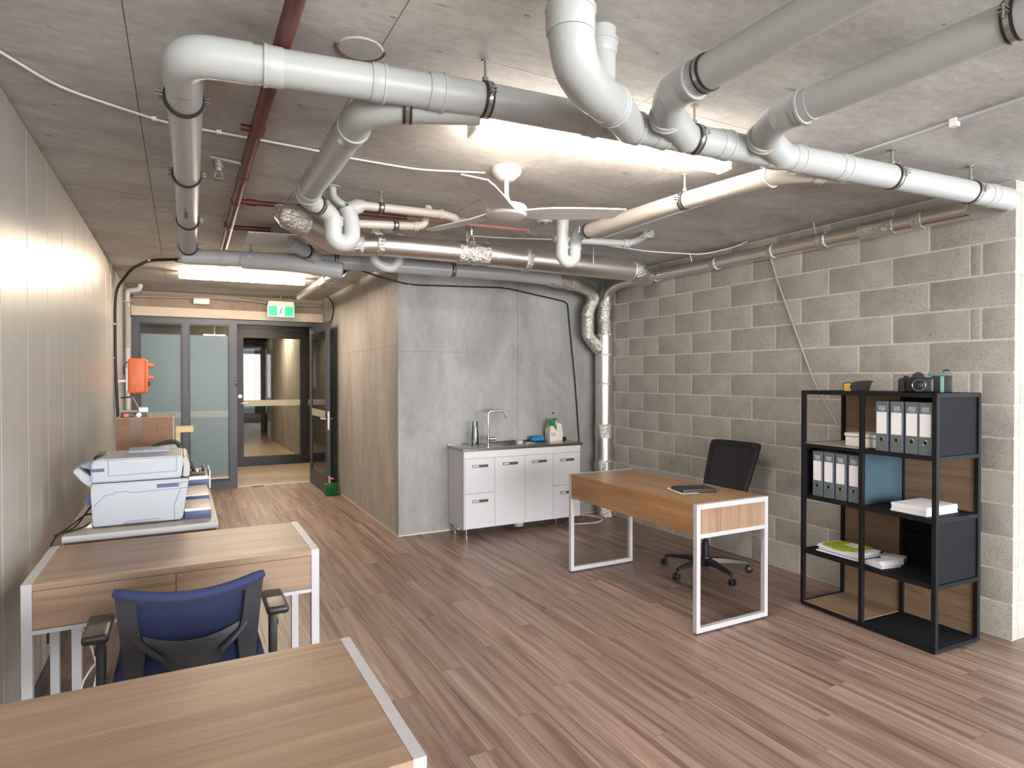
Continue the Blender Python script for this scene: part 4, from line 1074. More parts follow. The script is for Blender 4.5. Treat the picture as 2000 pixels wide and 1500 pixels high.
# orange wall case
oc = thing('orange_case', 'orange plastic case on a white bracket, high on the left wall end', 'case', (-0.49, 7.72, 1.38))
obj('shell', B(0.0, 0.155, -0.10, 0.10, 0.0, 0.37, bev=0.022, seg=3), MT['orange'], oc)
obj('lid', B(0.150, 0.178, -0.09, 0.09, 0.01, 0.355, bev=0.012, seg=3), MT['orange_d'], oc)
for z_, m_ in ((0.29, 'black'), (0.10, 'black')): obj('latch', B(0.178, 0.197, -0.03, 0.03, z_ - 0.022, z_ + 0.022, bev=0.004), MT[m_], oc)
for z_ in (0.295, 0.165): obj('knob', LT([(0, 0), (0.022, 0), (0.020, 0.045), (0.012, 0.052), (0, 0.052)], c=(0.178, -0.03, z_), mtx=Matrix.Rotation(math.pi / 2, 4, 'Y'), seg=16), MT['orange_d'], oc)
obj('rear_bracket', B(-0.022, 0.0, -0.06, 0.06, 0.03, 0.27, bev=0.003), MT['white'], oc)
obj('wall_bracket', B(-0.095, -0.022, -0.03, 0.03, 0.12, 0.145), MT['white'], oc)
obj('coil', TB([(-0.075 + 0.008 * k, 0.02 * math.sin(k * 2.2), 0.135 + 0.02 * math.cos(k * 2.2)) for k in range(10)], 0.006, seg=6), MT['steel'], oc)
obj('strap', TB(fillet([(0.0, -0.09, 0.33), (-0.04, -0.09, 0.30), (-0.04, -0.09, 0.20)], 0.02), 0.005, seg=8), MT['black'], oc)
obj('mark', B(0.03, 0.055, -0.102, -0.1005, 0.10, 0.17), MT['orange_d'], oc)
st = thing('stay_rod', 'thin grey rod leaning down from the orange case', 'rod')
run(st, [(-0.47, 7.68, 1.37), (-0.335, 7.2, 1.16), (-0.285, 7.0, 1.08)], 0.010, 'dull', 'rod', R=0.02, seg=8)
run(st, [(-0.56, 7.70, 1.335), (-0.46, 7.68, 1.345)], 0.007, 'black', 'cross_bar', R=0.02, seg=8)

# ------------------------------------------------------------------ office chairs
def base_and_wheels(t, seat_z, r=0.32, rot=0.0, mat='black'):
    hub = obj('hub', LT([(0, 0.055), (0.035, 0.055), (0.042, 0.075), (0.045, 0.115), (0.03, 0.14), (0, 0.14)]), MT[mat], t)
    obj('gas_lift', LT([(0, 0.12), (0.026, 0.12), (0.026, 0.25), (0.016, 0.26), (0.016, seat_z - 0.08), (0, seat_z - 0.08)]), MT[mat], t)
    for k in range(5):
        a_ = math.radians(rot + 72 * k)
        leg = bmesh.new()
        n_ = 6
        for i in range(n_):
            pass
        P0 = [(0.03, 0.036, 0.075, 0.118), (0.14, 0.028, 0.082, 0.115), (r - 0.03, 0.017, 0.075, 0.092), (r, 0.014, 0.066, 0.085)]
        rings = []
        for d_, hw, z0_, z1_ in P0:
            rings.append([leg.verts.new(p) for p in ((d_, -hw, z0_), (d_, hw, z0_), (d_, hw * 0.75, z1_), (d_, -hw * 0.75, z1_))])
        for a, b in zip(rings, rings[1:]):
            for q in range(4): leg.faces.new((a[q], a[(q + 1) % 4], b[(q + 1) % 4], b[q]))
        leg.faces.new(rings[0]); leg.faces.new(rings[-1][::-1])
        lg = obj('leg', leg, MT[mat], t, rot=(0, 0, a_))
        cs = bmesh.new()
        for s in (-1, 1):
            lathe(cs, [(0, -0.009), (0.022, -0.009), (0.0265, -0.004), (0.0265, 0.006), (0.02, 0.010), (0, 0.010)], c=(r + 0.008, s * 0.0145, 0.0265), seg=18, mtx=Matrix.Rotation(math.pi / 2, 4, 'X'))
        tube(cs, [(r + 0.008, -0.018, 0.0265), (r + 0.008, 0.018, 0.0265)], 0.006, 8)
        tube(cs, [(r, 0, 0.07), (r, 0, 0.04)], 0.008, 8)
        obj('caster', cs, MT[mat], lg)

bc = thing('office_chair', 'black mesh-back office chair tucked behind the lone oak desk', 'chair', (3.68, 3.66, 0), 90 + 5)
# local: faces +y (rotated so that it faces the desk)
base_and_wheels(bc, 0.46, 0.335, rot=20)
bm = bmesh.new(); box(bm, -0.24, 0.24, -0.23, 0.25, 0.430, 0.495, bev=0.03, seg=3)
obj('seat', bm, MT['black'], bc)
obj('seat_shell', B(-0.20, 0.20, -0.20, 0.20, 0.405, 0.432, bev=0.01), MT['charcoal'], bc)
obj('mechanism', B(-0.07, 0.07, -0.10, 0.10, 0.36, 0.407, bev=0.01), MT['black'], bc)
obj('tilt_knob', TB([(0.06, 0.05, 0.375), (0.15, 0.05, 0.375)], [0.012, 0.022]), MT['black'], bc)
obj('lever', TB([(-0.06, 0.02, 0.38), (-0.20, 0.02, 0.375)], 0.007), MT['black'], bc)
def back_pt(u, v, w0=0.205, w1=0.245, z0=0.57, z1=1.025, lean=0.165, curve=0.02):
    z = z0 + v * (z1 - z0); hw = w0 + (w1 - w0) * v
    x = (u - 0.5) * 2
    return Vector((x * hw, -0.205 - lean * max(v, 0.0) ** 1.1 - curve * (1 - x * x), z))
fr_ = [back_pt(u, v) for u, v in ((0, 0), (0, 0.93), (0.04, 1.0), (0.5, 1.02), (0.96, 1.0), (1, 0.93), (1, 0), (0.5, -0.02))]
def ring_band(bm, ptf, wdt, th, n=44, corner=0.10):
    """closed flat band along the border of the (u,v) patch"""
    def P(s, ins):
        # rounded rectangle in uv
        s = s % 1.0
        a = 2 * math.pi * s
        cx, cy = math.cos(a), math.sin(a)
        e = 0.16
        ux = math.copysign(abs(cx) ** e, cx); vy = math.copysign(abs(cy) ** e, cy)
        return ptf(0.5 + ux * (0.5 - ins[0]), 0.5 + vy * (0.5 - ins[1]))
    rows = []
    for i in range(n):
        s = i / n
        o_ = P(s, (0, 0)); q_ = P(s, wdt)
        rows.append([bm.verts.new(o_ + Vector((0, th / 2, 0))), bm.verts.new(q_ + Vector((0, th / 2, 0))), bm.verts.new(q_ - Vector((0, th / 2, 0))), bm.verts.new(o_ - Vector((0, th / 2, 0)))])
    for i in range(n):
        a, b = rows[i], rows[(i + 1) % n]
        for q in range(4): bm.faces.new((a[q], a[(q + 1) % 4], b[(q + 1) % 4], b[q]))
bm = bmesh.new(); ring_band(bm, back_pt, (0.075, 0.085), 0.022, n=72)
obj('back_frame', bm, MT['black'], bc)
bm = bmesh.new(); grid_surface(bm, lambda u, v: back_pt(0.06 + 0.88 * u, 0.06 + 0.88 * v), 10, 8, 0.003)
obj('backrest_mesh', bm, MT['mesh_b'], bc)
obj('back_spine', TB(fillet([(0, -0.08, 0.40), (0, -0.25, 0.41), (0, -0.275, 0.56), (0, -0.285, 0.62)], 0.08), 0.018), MT['black'], bc)

nc = thing('office_chair', 'blue mesh office chair with black arms pushed in between the two left desks', 'chair', (0.03, 2.60, 0), 0)
base_and_wheels(nc, 0.48, 0.32, rot=18)
bm = bmesh.new(); box(bm, -0.245, 0.245, -0.24, 0.24, 0.455, 0.525, bev=0.032, seg=3)
obj('seat', bm, MT['navy_seat'], nc)
obj('seat_shell', B(-0.21, 0.21, -0.21, 0.21, 0.430, 0.457, bev=0.01), MT['charcoal'], nc)
obj('mechanism', B(-0.08, 0.08, -0.12, 0.12, 0.385, 0.432, bev=0.01), MT['black'], nc)
def bp(u, v):
    z = 0.50 + v * 0.365; x = (u - 0.5) * 2
    hw = 0.195 + 0.030 * v
    return Vector((x * hw, -0.185 - 0.05 * v + 0.055 * (x * x - 1) * (0.4 + 0.6 * v), z - 0.028 * (1 - x * x) * v))
# frame: two broad side members, one bottom bar
def side_member(s):
    bm = bmesh.new(); rows = []
    for k in range(13):
        v = k / 12
        u0 = 0.0; u1 = 0.135 + 0.03 * math.exp(-((v - 0.42) / 0.15) ** 2)
        if s > 0: u0, u1 = 1.0, 1 - u1
        a, b = bp(u0, v), bp(u1, v)
        n_ = Vector((0, -0.012, 0)); m_ = Vector((0, 0.012, 0))
        rows.append([bm.verts.new(a + n_ * 0.7), bm.verts.new(b + n_ * 1.2), bm.verts.new(b + m_), bm.verts.new(a + m_)])
    for a, b in zip(rows, rows[1:]):
        for q in range(4): bm.faces.new((a[q], a[(q + 1) % 4], b[(q + 1) % 4], b[q]))
    bm.faces.new(rows[0]); bm.faces.new(rows[-1][::-1])
    return bm
obj('back_upright', side_member(-1), MT['charcoal'], nc); obj('back_upright', side_member(1), MT['charcoal'], nc)
bm = bmesh.new(); pts_ = [bp(k / 16, 0.975) + Vector((0, 0.0, 0.0)) for k in range(17)]
tube(bm, pts_, [0.013] + [0.019] * 15 + [0.013], 12)
obj('top_roll', bm, MT['navy_fabric'], nc)
bm = bmesh.new(); tube(bm, [bp(0.04 + 0.92 * k / 12, 0.935) + Vector((0, -0.003, 0)) for k in range(13)], 0.012, 8)
obj('top_bar', bm, MT['charcoal'], nc)
bm = bmesh.new(); grid_surface(bm, lambda u, v: bp(0.04 + 0.92 * u, 0.02 + 0.95 * v) + Vector((0, 0.008, 0)), 14, 12, 0.003)
obj('backrest_mesh', bm, MT['mesh_n'], nc)
bm = bmesh.new()
def lum(u, v):
    x = (u - 0.5) * 2
    z = 0.675 + 0.030 * x * x - v * (0.125 - 0.06 * x * x) + 0.010
    return Vector((x * (0.150 - 0.03 * v), -0.262 + 0.028 * x * x - 0.010 * math.sin(v * 3), z - 0.012))
grid_surface(bm, lum, 12, 5, 0.006)
obj('lumbar_support', bm, MT['charcoal'], nc)
for s in (-1, 1):
    obj('back_strut', TB(fillet([(s * 0.185, -0.212, 0.735), (s * 0.165, -0.232, 0.69), (s * 0.125, -0.262, 0.655), (s * 0.085, -0.274, 0.625)], 0.03), 0.010, seg=8), MT['charcoal'], nc)
obj('back_spine', TB(fillet([(0, -0.08, 0.41), (0, -0.27, 0.42), (0, -0.275, 0.57)], 0.08), 0.022), MT['charcoal'], nc)
obj('lower_bar', TB([bp(k / 8, 0.02) for k in range(9)], 0.014, seg=8), MT['charcoal'], nc)
for s in (-1, 1):
    am = obj('arm_post', B(s * 0.283 - 0.014, s * 0.283 + 0.014, -0.03, 0.03, 0.40, 0.655, bev=0.006), MT['black'], nc)
    bm = bmesh.new(); box(bm, s * 0.29 - 0.040, s * 0.29 + 0.040, -0.115, 0.115, 0.655, 0.685, bev=0.014, seg=3)
    obj('arm_pad', bm, MT['charcoal2'], nc)
    obj('arm_bracket', B(min(s * 0.15, s * 0.29), max(s * 0.15, s * 0.29), -0.025, 0.025, 0.395, 0.425, bev=0.006), MT['black'], nc)
    obj('adjust_button', B(s * 0.299 - 0.004, s * 0.299 + 0.004, -0.01, 0.01, 0.58, 0.60), MT['black'], am)

# ------------------------------------------------------------------ black shelving unit
su = thing('shelving_unit', 'black steel open shelving unit with oak backs against the block wall', 'shelf', (3.700, 1.955, 0), -2.2)
SD, SL, SH = 0.43, 0.885, 1.46    # depth (x), length (y), height
PT = 0.026
cols = (0.0, 0.437, SL - PT)
for x0 in (0.0, SD - PT):
    for y0 in cols:
        obj('post', B(x0, x0 + PT, y0, y0 + PT, 0.008, SH, bev=0.0015, seg=1), MT['black_metal'], su, smooth=False)
        obj('foot', LT([(0, 0), (0.011, 0), (0.011, 0.006), (0.005, 0.008), (0, 0.008)], c=(x0 + PT / 2, y0 + PT / 2, 0), seg=12), MT['rubber'], su)
lev = (0.030, 0.385, 0.755, 1.105, SH)
for zi, z in enumerate(lev):
    for x0 in (0.0, SD - PT):
        obj('long_rail', B(x0 + 0.0005, x0 + PT - 0.0005, PT, SL - PT, z - 0.024, z - 0.0005), MT['black_metal'], su, smooth=False)
    for y0 in cols:
        if zi == 0 and y0 == cols[1]: continue
        obj('cross_rail', B(PT, SD - PT, y0 + 0.0005, y0 + PT - 0.0005, z - 0.024, z - 0.0005), MT['black_metal'], su, smooth=False)
ya, yb, yc = PT, cols[1], SL - PT          # right bay = ya..yb (near), left bay = yb..yc
def shelf(y0, y1, z, m, nm='shelf_board'):
    return obj(nm, B(0.004, SD - 0.004, y0 + 0.001, y1 - 0.001, z - 0.010, z + 0.001), MT[m], su, smooth=False)
shelf(0.003, SL - 0.003, SH, 'black_metal', 'top_board')
shelf(ya, yb, lev[3], 'black_panel'); shelf(yb + PT, yc, lev[3], 'laminate')
shelf(ya, yb, lev[2], 'black_panel'); shelf(yb + PT, yc, lev[2], 'black_panel')
shelf(ya, yb, lev[1], 'black_panel'); shelf(yb + PT, yc, lev[1], 'black_panel')
shelf(ya, yb, lev[0], 'black_panel'); shelf(yb + PT, yc, lev[0], 'oaky')
def backp(y0, y1, z0, z1, m):
    o = obj('back_panel', B(-0.008, 0.0, (y0 - y1) / 2 + 0.002, (y1 - y0) / 2 - 0.002, (z0 - z1) / 2 + 0.001, (z1 - z0) / 2 - 0.025), MT[m], su, (SD - 0.008, (y0 + y1) / 2, (z0 + z1) / 2), smooth=False)
backp(yb + PT, yc, lev[3], lev[4], 'oaky'); backp(ya, yb, lev[3], lev[4], 'black_panel')
backp(yb + PT, yc, lev[2], lev[3], 'black_panel'); backp(ya, yb, lev[2], lev[3], 'oaky')
backp(yb + PT, yc, lev[1], lev[2], 'oaky'); backp(ya, yb, lev[1], lev[2], 'black_panel')
backp(yb + PT, yc, lev[0], lev[1], 'oaky'); backp(ya, yb, lev[0], lev[1], 'oaky')
def sidep(y, z0, z1, m, nm='side_panel'):
    return obj(nm, B(PT + 0.001, SD - PT - 0.001, y, y + 0.004, z0 + 0.001, z1 - 0.025), MT[m], su, smooth=False)
sidep(0.012, lev[3], lev[4], 'black_panel'); sidep(0.012, lev[1], lev[2], 'black_panel')
sidep(SL - 0.018, lev[2], lev[3], 'black_panel')
dv = sidep(yb + 0.010, lev[2], lev[3], 'blue_panel', 'divider_panel')
dv['label'] = 'blue grey divider panel with two small holes'
for z_ in (0.90, 0.99):
    obj('hole', LT([(0, 0), (0.004, 0), (0.004, 0.001), (0, 0.001)], c=(0.055, yb + 0.0092, z_), mtx=Matrix.Rotation(math.pi / 2, 4, 'X'), seg=10), MT['black'], dv)
sidep(yb + 0.010, lev[1], lev[2], 'black_panel', 'divider_panel') if False else None
obj('half_shelf', B(SD - 0.05, SD - 0.017, ya + 0.001, yb - 0.002, 0.56, 0.568), MT['black_panel'], su, smooth=False)

def to_world(x, y, z):
    a = math.radians(-2.2)
    return (3.700 + x * math.cos(a) - y * math.sin(a), 1.955 + x * math.sin(a) + y * math.cos(a), z)

# lever arch files
def letters(bm, w_, z, h, seed):
    rg = random.Random(seed)
    # rough blocky lettering: short strokes as printed on the spine label
    x_ = -w_ / 2
    while x_ < w_ / 2 - 0.004:
        lw = rg.choice((0.0045, 0.0055, 0.006))
        for seg_ in rg.sample(range(5), 3):
            if seg_ == 0: box(bm, -0.0004, 0, x_, x_ + 0.0013, z, z + h)
            if seg_ == 1: box(bm, -0.0004, 0, x_, x_ + lw - 0.001, z + h - 0.0014, z + h)
            if seg_ == 2: box(bm, -0.0004, 0, x_, x_ + lw - 0.001, z + h / 2, z + h / 2 + 0.0014)
            if seg_ == 3: box(bm, -0.0004, 0, x_, x_ + lw - 0.001, z, z + 0.0014)
            if seg_ == 4: box(bm, -0.0004, 0, x_ + lw - 0.0023, x_ + lw - 0.001, z, z + h)
        x_ += lw + 0.0008
def binder(label, x, y, z, th, group, seed, two=False):
    """spine faces -x; local y is the thickness"""
    p = to_world(x, y, z + 0.0015)
    t = thing('lever_arch_file', label, 'binder', p, -2.2, group)
    h = 0.300
    obj('cover', B(0.002, 0.275, -th / 2, th / 2, 0, h, bev=0.002, seg=1), MT['binder_side'], t)
    sp_ = obj('spine', B(0.0, 0.003, -th / 2, th / 2, 0, h, bev=0.001, seg=1), MT['binder'], t)
    obj('label_card', B(-0.0008, 0.0, -th / 2 + 0.006, th / 2 - 0.005, 0.105, 0.235), MT['paper'], sp_)
    bm = bmesh.new()
    tube(bm, [(-0.001, 0.014 * math.cos(a_ * math.pi / 8), 0.072 + 0.014 * math.sin(a_ * math.pi / 8)) for a_ in range(17)], 0.0022, 8, cap=False)
    obj('finger_ring', bm, MT['chrome'], sp_)
    obj('finger_hole', LT([(0, 0), (0.0125, 0), (0.0125, 0.0008), (0, 0.0008)], c=(0.0, 0, 0.072), mtx=Matrix.Rotation(-math.pi / 2, 4, 'Y'), seg=16), MT['black'], sp_)
    bm = bmesh.new(); letters(bm, th * 0.6, 0.262, 0.010, seed); letters(bm, th * 0.6, 0.249, 0.010, seed + 50)
    box(bm, -0.0004, 0, -th * 0.28, th * 0.2, 0.2425, 0.2440)
    o = obj('lettering', bm, MT['paper'], sp_, smooth=False); o['kind'] = 'stuff'
    return t
rowg = 'lever arch files on the top right shelf'
for i_, (yy_, nm) in enumerate(((0.328, 'leftmost grey lever arch file on the top right shelf, beside the white box'), (0.238, 'second grey lever arch file from the left on the top right shelf'), (0.149, 'third grey lever arch file from the left on the top right shelf'), (0.072, 'rightmost grey lever arch file on the top right shelf, against the side panel'))):
    binder(nm, 0.016, yy_, lev[3], 0.073, rowg, 10 + i_)
rowg = 'lever arch files on the second left shelf'
for i_, (yy_, nm) in enumerate(((0.780, 'leftmost grey lever arch file in the lower row of files'), (0.696, 'second grey lever arch file from the left in the lower row'), (0.610, 'third grey lever arch file from the left in the lower row'), (0.518, 'rightmost grey lever arch file in the lower row, beside the centre post'))):
    binder(nm, 0.030, yy_, lev[2], 0.070, rowg, 30 + i_)

wb = thing('white_box', 'low white lidded box lying behind the centre post of the top shelf', 'box', to_world(0.10, 0.475, lev[3] + 0.0015), -2.2)
obj('base', B(0, 0.20, -0.115, 0.155, 0, 0.060, bev=0.008, seg=2), MT['white'], wb)
obj('lid', B(-0.004, 0.204, -0.119, 0.159, 0.062, 0.085, bev=0.006, seg=2), MT['white'], wb)
rm = thing('paper_ream', 'neat stack of white paper on the shelf under the grey files', 'paper', to_world(0.030, 0.07, lev[2] + 0.0015), -2.2)
for k_ in range(4):
    obj('sheaf', B(0.004 * (k_ % 2), 0.30, 0.0 + 0.003 * (k_ % 2), 0.21 - 0.003 * (k_ % 3), 0.0125 * k_, 0.0125 * k_ + 0.0118, bev=0.001, seg=1), MT['paper'], rm, smooth=False)
pp = thing('paper_pile', 'untidy pile of papers with a lime green cover on the lower shelf', 'paper', to_world(0.03, 0.45, lev[1] + 0.0015), -2.2)
for k_ in range(7):
    rg = random.Random(k_)
    dx_, dy_, rz_ = rg.uniform(-0.008, 0.008), rg.uniform(-0.012, 0.012), rg.uniform(-3, 3)
    bm = bmesh.new(); box(bm, 0, 0.21, 0.02, 0.32, 0.0075 * k_, 0.0075 * k_ + 0.007, bev=0.0015, seg=1, mtx=Matrix.Rotation(math.radians(rz_), 4, 'Z'))
    obj('sheaf', bm, MT['paper'], pp, loc=(dx_, dy_, 0), smooth=False)
bm = bmesh.new()
def lime(u, v):
    x_ = 0.01 + 0.20 * u; y_ = 0.08 + 0.23 * v
    drop = 0.02 * max(0, 0.25 - u) ** 1 * 4 * (0.5 + 0.5 * math.sin(v * 6))
    return Vector((x_ - 0.02 * (1 - u) * math.sin(v * 3.1), y_, 0.058 - drop * 0.6 + 0.004 * math.sin(v * 5)))
grid_surface(bm, lime, 12, 12, 0.0012)
cv = obj('lime_cover', bm, MT['lime'], pp, label='lime green printed cover sheet with a white patch')
bm = bmesh.new(); grid_surface(bm, lambda u, v: lime(0.40 + 0.40 * u + 0.1 * v, 0.15 + 0.42 * v) + Vector((0, 0, 0.0016)), 6, 6, 0.0006)
obj('white_patch', bm, MT['paper'], cv)
lp = thing('paper_pile', 'small loose bundle of paper at the right of the untidy pile', 'paper', to_world(0.24, 0.33, lev[1] + 0.0015), 20)
for k_ in range(3): obj('sheaf', B(0, 0.10, 0, 0.13, 0.012 * k_, 0.012 * k_ + 0.011, bev=0.001, seg=1), MT['paper2'], lp, smooth=False)
lq = thing('leaflet', 'folded white leaflet leaning over the front of the untidy pile', 'paper', to_world(0.05, 0.33, lev[1] + 0.0015), -12)
obj('leaf', PR([(0, 0), (0.12, 0), (0.13, 0.018), (0.10, 0.034), (0.02, 0.040), (-0.004, 0.02)], 'x', -0.02, 0.13), MT['paper'], lq, smooth=False)

# camera on top
cmr = thing('photo_camera', 'black photo camera with a zoom lens on top of the shelving', 'camera', to_world(0.10, 0.165, SH + 0.0015), -62)
obj('camera_body', B(-0.085, 0.075, -0.028, 0.028, 0, 0.088, bev=0.012, seg=3), MT['black'], cmr)
obj('hand_grip', B(-0.098, -0.060, -0.045, 0.03, 0, 0.082, bev=0.012, seg=3), MT['black_leather'], cmr)
obj('prism_hump', PR([(-0.035, 0.085), (0.035, 0.085), (0.022, 0.112), (-0.022, 0.112)], 'y', -0.03, 0.03), MT['black'], cmr)
ln_ = obj('lens', LT([(0, 0), (0.038, 0), (0.038, 0.02), (0.035, 0.025), (0.035, 0.06), (0.037, 0.065), (0.037, 0.10), (0.033, 0.103), (0.028, 0.096), (0, 0.094)], c=(0.005, -0.026, 0.044), mtx=Matrix.Rotation(math.pi / 2, 4, 'X'), seg=28), MT['black'], cmr)
obj('front_glass', LT([(0, 0.0), (0.025, 0.0), (0.025, 0.002), (0, 0.006)], c=(0.005, -0.121, 0.044), mtx=Matrix.Rotation(math.pi / 2, 4, 'X')), MT['glass_dark'], ln_)
obj('zoom_ring', LT([(0, 0), (0.0395, 0), (0.0395, 0.018), (0, 0.018)], c=(0.005, -0.06, 0.044), mtx=Matrix.Rotation(math.pi / 2, 4, 'X'), seg=28), MT['charcoal'], ln_)
obj('silver_ring', TB([(0.005 + 0.031 * math.cos(k * math.pi / 10), -0.1285, 0.044 + 0.031 * math.sin(k * math.pi / 10)) for k in range(21)], 0.0016, seg=6, cap=False), MT['chrome'], ln_)
obj('dial', LT([(0, 0), (0.012, 0), (0.012, 0.010), (0, 0.011)], c=(-0.06, 0.0, 0.088)), MT['black'], cmr)
obj('eye_cup', LT([(0, 0), (0.018, 0), (0.020, 0.012), (0, 0.012)], c=(0.0, 0.042, 0.10), mtx=Matrix.Rotation(math.pi / 2, 4, 'X')), MT['black_leather'], cmr)
bg_ = thing('camera_flash', 'squat black and teal camera accessory behind the lens of the camera', 'accessory', to_world(0.20, 0.085, SH + 0.0015), -62)
obj('body', B(-0.055, 0.045, -0.03, 0.035, 0, 0.105, bev=0.008, seg=2), MT['black'], bg_)
obj('teal_strip', B(-0.012, 0.006, -0.033, -0.030, 0.002, 0.095), MT['teal'], bg_)
obj('grey_cap', B(-0.07, 0.042, -0.032, 0.034, 0.096, 0.118, bev=0.006), MT['binder'], bg_)
obj('hook', TB(fillet([(0.0, 0, 0.118), (0.01, 0, 0.132), (0.03, 0, 0.128)], 0.01), 0.004, seg=8), MT['black'], bg_)
pch = thing('camera_pouch', 'small black and golden pouch at the left on top of the shelving', 'pouch', to_world(0.11, 0.55, SH + 0.0015), -62)
bm = bmesh.new(); prism(bm, [(-0.04, 0.0), (0.062, 0.0), (0.068, 0.055), (0.095, 0.064), (0.06, 0.068), (0.0, 0.066), (-0.035, 0.052), (-0.05, 0.03)], 'y', -0.028, 0.028)
bmesh.ops.bevel(bm, geom=list(bm.edges), offset=0.006, segments=2, affect='EDGES')
obj('flap', bm, MT['black_leather'], pch)
obj('gold_side', B(-0.078, -0.036, -0.026, 0.026, 0.0, 0.054, bev=0.005), MT['gold'], pch)
obj('piping', TB(fillet([(-0.077, -0.028, 0.004), (-0.079, -0.028, 0.052), (-0.034, -0.028, 0.056)], 0.01), 0.003, seg=6), MT['black'], pch)

# things on the lone desk
ds = thing('white_sheet', 'white sheet of paper half under the black wallet on the lone desk', 'paper', (2.93, 3.215, 0.7845), -15)
obj('sheet', B(0, 0.13, -0.12, 0.09, 0, 0.0012), MT['paper'], ds, smooth=False)
bw = thing('black_wallet', 'flat black leather folder lying on the lone oak desk', 'folder', (3.055, 3.15, 0.7865), -15)
obj('cover', B(-0.125, 0.125, -0.085, 0.085, 0.0, 0.011, bev=0.004, seg=2), MT['black_leather'], bw)
obj('flap', B(-0.125, 0.125, -0.087, 0.080, 0.012, 0.022, bev=0.004, seg=2), MT['black_leather'], bw)

# ------------------------------------------------------------------ kitchenette
KX0, KX1, KF, KB = 2.378, 3.715, 5.475, 5.862
kt = thing('kitchen_cabinet', 'white kitchenette cabinet with drawers and doors against the concrete wall', 'cabinet')
obj('carcass', B(KX0, KX1, KF + 0.018, KB, 0.088, 0.838), MT['white_lam'], kt, smooth=False)
obj('fascia', B(KX0 + 0.012, KX1 - 0.002, KF, KF + 0.018, 0.770, 0.838), MT['white_lam'], kt, smooth=False)
obj('edge_strip', B(KX0, KX0 + 0.010, KF, KF + 0.018, 0.088, 0.838), MT['white_lam'], kt, smooth=False)
cx = (KX0 + 0.012, 2.709, 3.047, 3.377, KX1 - 0.002)
def handle(parent, x, z, two=True):
    h = obj('handle', RR('y', (x - 0.083, x + 0.083, z - 0.013, z + 0.013), (x - 0.078, x + 0.078, z - 0.009, z + 0.009), KF - 0.010, KF), MT['brushed'], parent)
    obj('grip', B(x - 0.078, x - 0.015, KF - 0.009, KF - 0.001, z - 0.009, z + 0.009), MT['edge'], parent)
    obj('recess', B(x - 0.015, x + 0.078, KF - 0.0025, KF - 0.0005, z - 0.009, z + 0.009), M('handle_recess', '5c5048', 0.4), parent) if 'handle_recess' not in bpy.data.materials else obj('recess', B(x - 0.015, x + 0.078, KF - 0.0025, KF - 0.0005, z - 0.009, z + 0.009), bpy.data.materials['handle_recess'], parent)
for k_ in range(4):
    a_, b_ = cx[k_] + 0.0015, cx[k_ + 1] - 0.0015
    xm = (a_ + b_) / 2 - 0.0
    if k_ in (0, 3):
        for z0, z1 in ((0.432, 0.766), (0.092, 0.428)):
            o = obj('drawer', B(a_, b_, KF, KF + 0.016, z0, z1, bev=0.001, seg=1), MT['white_lam'], kt, smooth=False)
            handle(o, xm, z1 - 0.073)
    else:
        o = obj('door', B(a_, b_, KF, KF + 0.016, 0.092, 0.766, bev=0.001, seg=1), MT['white_lam'], kt, smooth=False)
        handle(o, xm, 0.698)
for xx in (KX0 + 0.04, KX1 - 0.11):
    for yy_ in (KF + 0.03, KB - 0.07):
        obj('leg', LT([(0, 0), (0.019, 0), (0.019, 0.006), (0.015, 0.010), (0.015, 0.014), (0.019, 0.018), (0.019, 0.028), (0.0125, 0.034), (0.0125, 0.088), (0, 0.088)], c=(xx, yy_, 0), seg=16), MT['chrome'], kt)
obj('waste_cup', LT([(0, 0.035), (0.05, 0.035), (0.055, 0.06), (0.05, 0.088), (0, 0.088)], c=(3.04, 5.60, 0)), MT['pvc'], kt)
obj('side_strip', B(KX1 + 0.002, KX1 + 0.018, KF + 0.08, KB, 0.14, 0.70), MT['white_lam'], kt, smooth=False)

sb = thing('sink_bench', 'stainless steel sink bench top on the white cabinet', 'sink')
WX0, WX1, WF, WB = KX0 - 0.012, KX1 + 0.020, KF - 0.012, KB
SX0, SX1, SY0, SY1 = 2.84, 3.27, 5.54, 5.79
bm = bmesh.new(); rect_ring(bm, 'z', (WX0, WX1, WF, WB), (SX0, SX1, SY0, SY1), 0.838, 0.866)
obj('bench_top', bm, MT['brushed'], sb, smooth=False)
bm = bmesh.new()
rect_ring(bm, 'z', (SX0 - 0.01, SX1 + 0.01, SY0 - 0.01, SY1 + 0.01), (SX0 + 0.002, SX1 - 0.002, SY0 + 0.002, SY1 - 0.002), 0.866, 0.869)
obj('basin_rim', bm, MT['brushed'], sb)
bm = bmesh.new()
V8 = [bm.verts.new(p) for p in ((SX0, SY0, 0.866), (SX1, SY0, 0.866), (SX1, SY1, 0.866), (SX0, SY1, 0.866), (SX0 + 0.03, SY0 + 0.03, 0.74), (SX1 - 0.03, SY0 + 0.03, 0.74), (SX1 - 0.03, SY1 - 0.03, 0.74), (SX0 + 0.03, SY1 - 0.03, 0.74))]
for q in range(4): bm.faces.new((V8[q], V8[(q + 1) % 4], V8[4 + (q + 1) % 4], V8[4 + q]))
bm.faces.new(V8[4:])
obj('basin', bm, MT['brushed'], sb)
obj('upstand', B(WX0, WX1, WB - 0.006, WB, 0.866, 0.880), MT['brushed'], sb, smooth=False)
for k_ in range(6):
    obj('drainer_rib', B(2.44, 2.74, 5.57 + 0.04 * k_, 5.576 + 0.04 * k_, 0.866, 0.8685), MT['brushed'], sb)
tp_ = thing('tap', 'tall chrome swan-neck tap on the sink bench', 'tap', (2.725, 5.66, 0.866))
obj('base', LT([(0, 0), (0.024, 0), (0.024, 0.008), (0.019, 0.012), (0.019, 0.095), (0.014, 0.10), (0, 0.10)]), MT['chrome'], tp_)
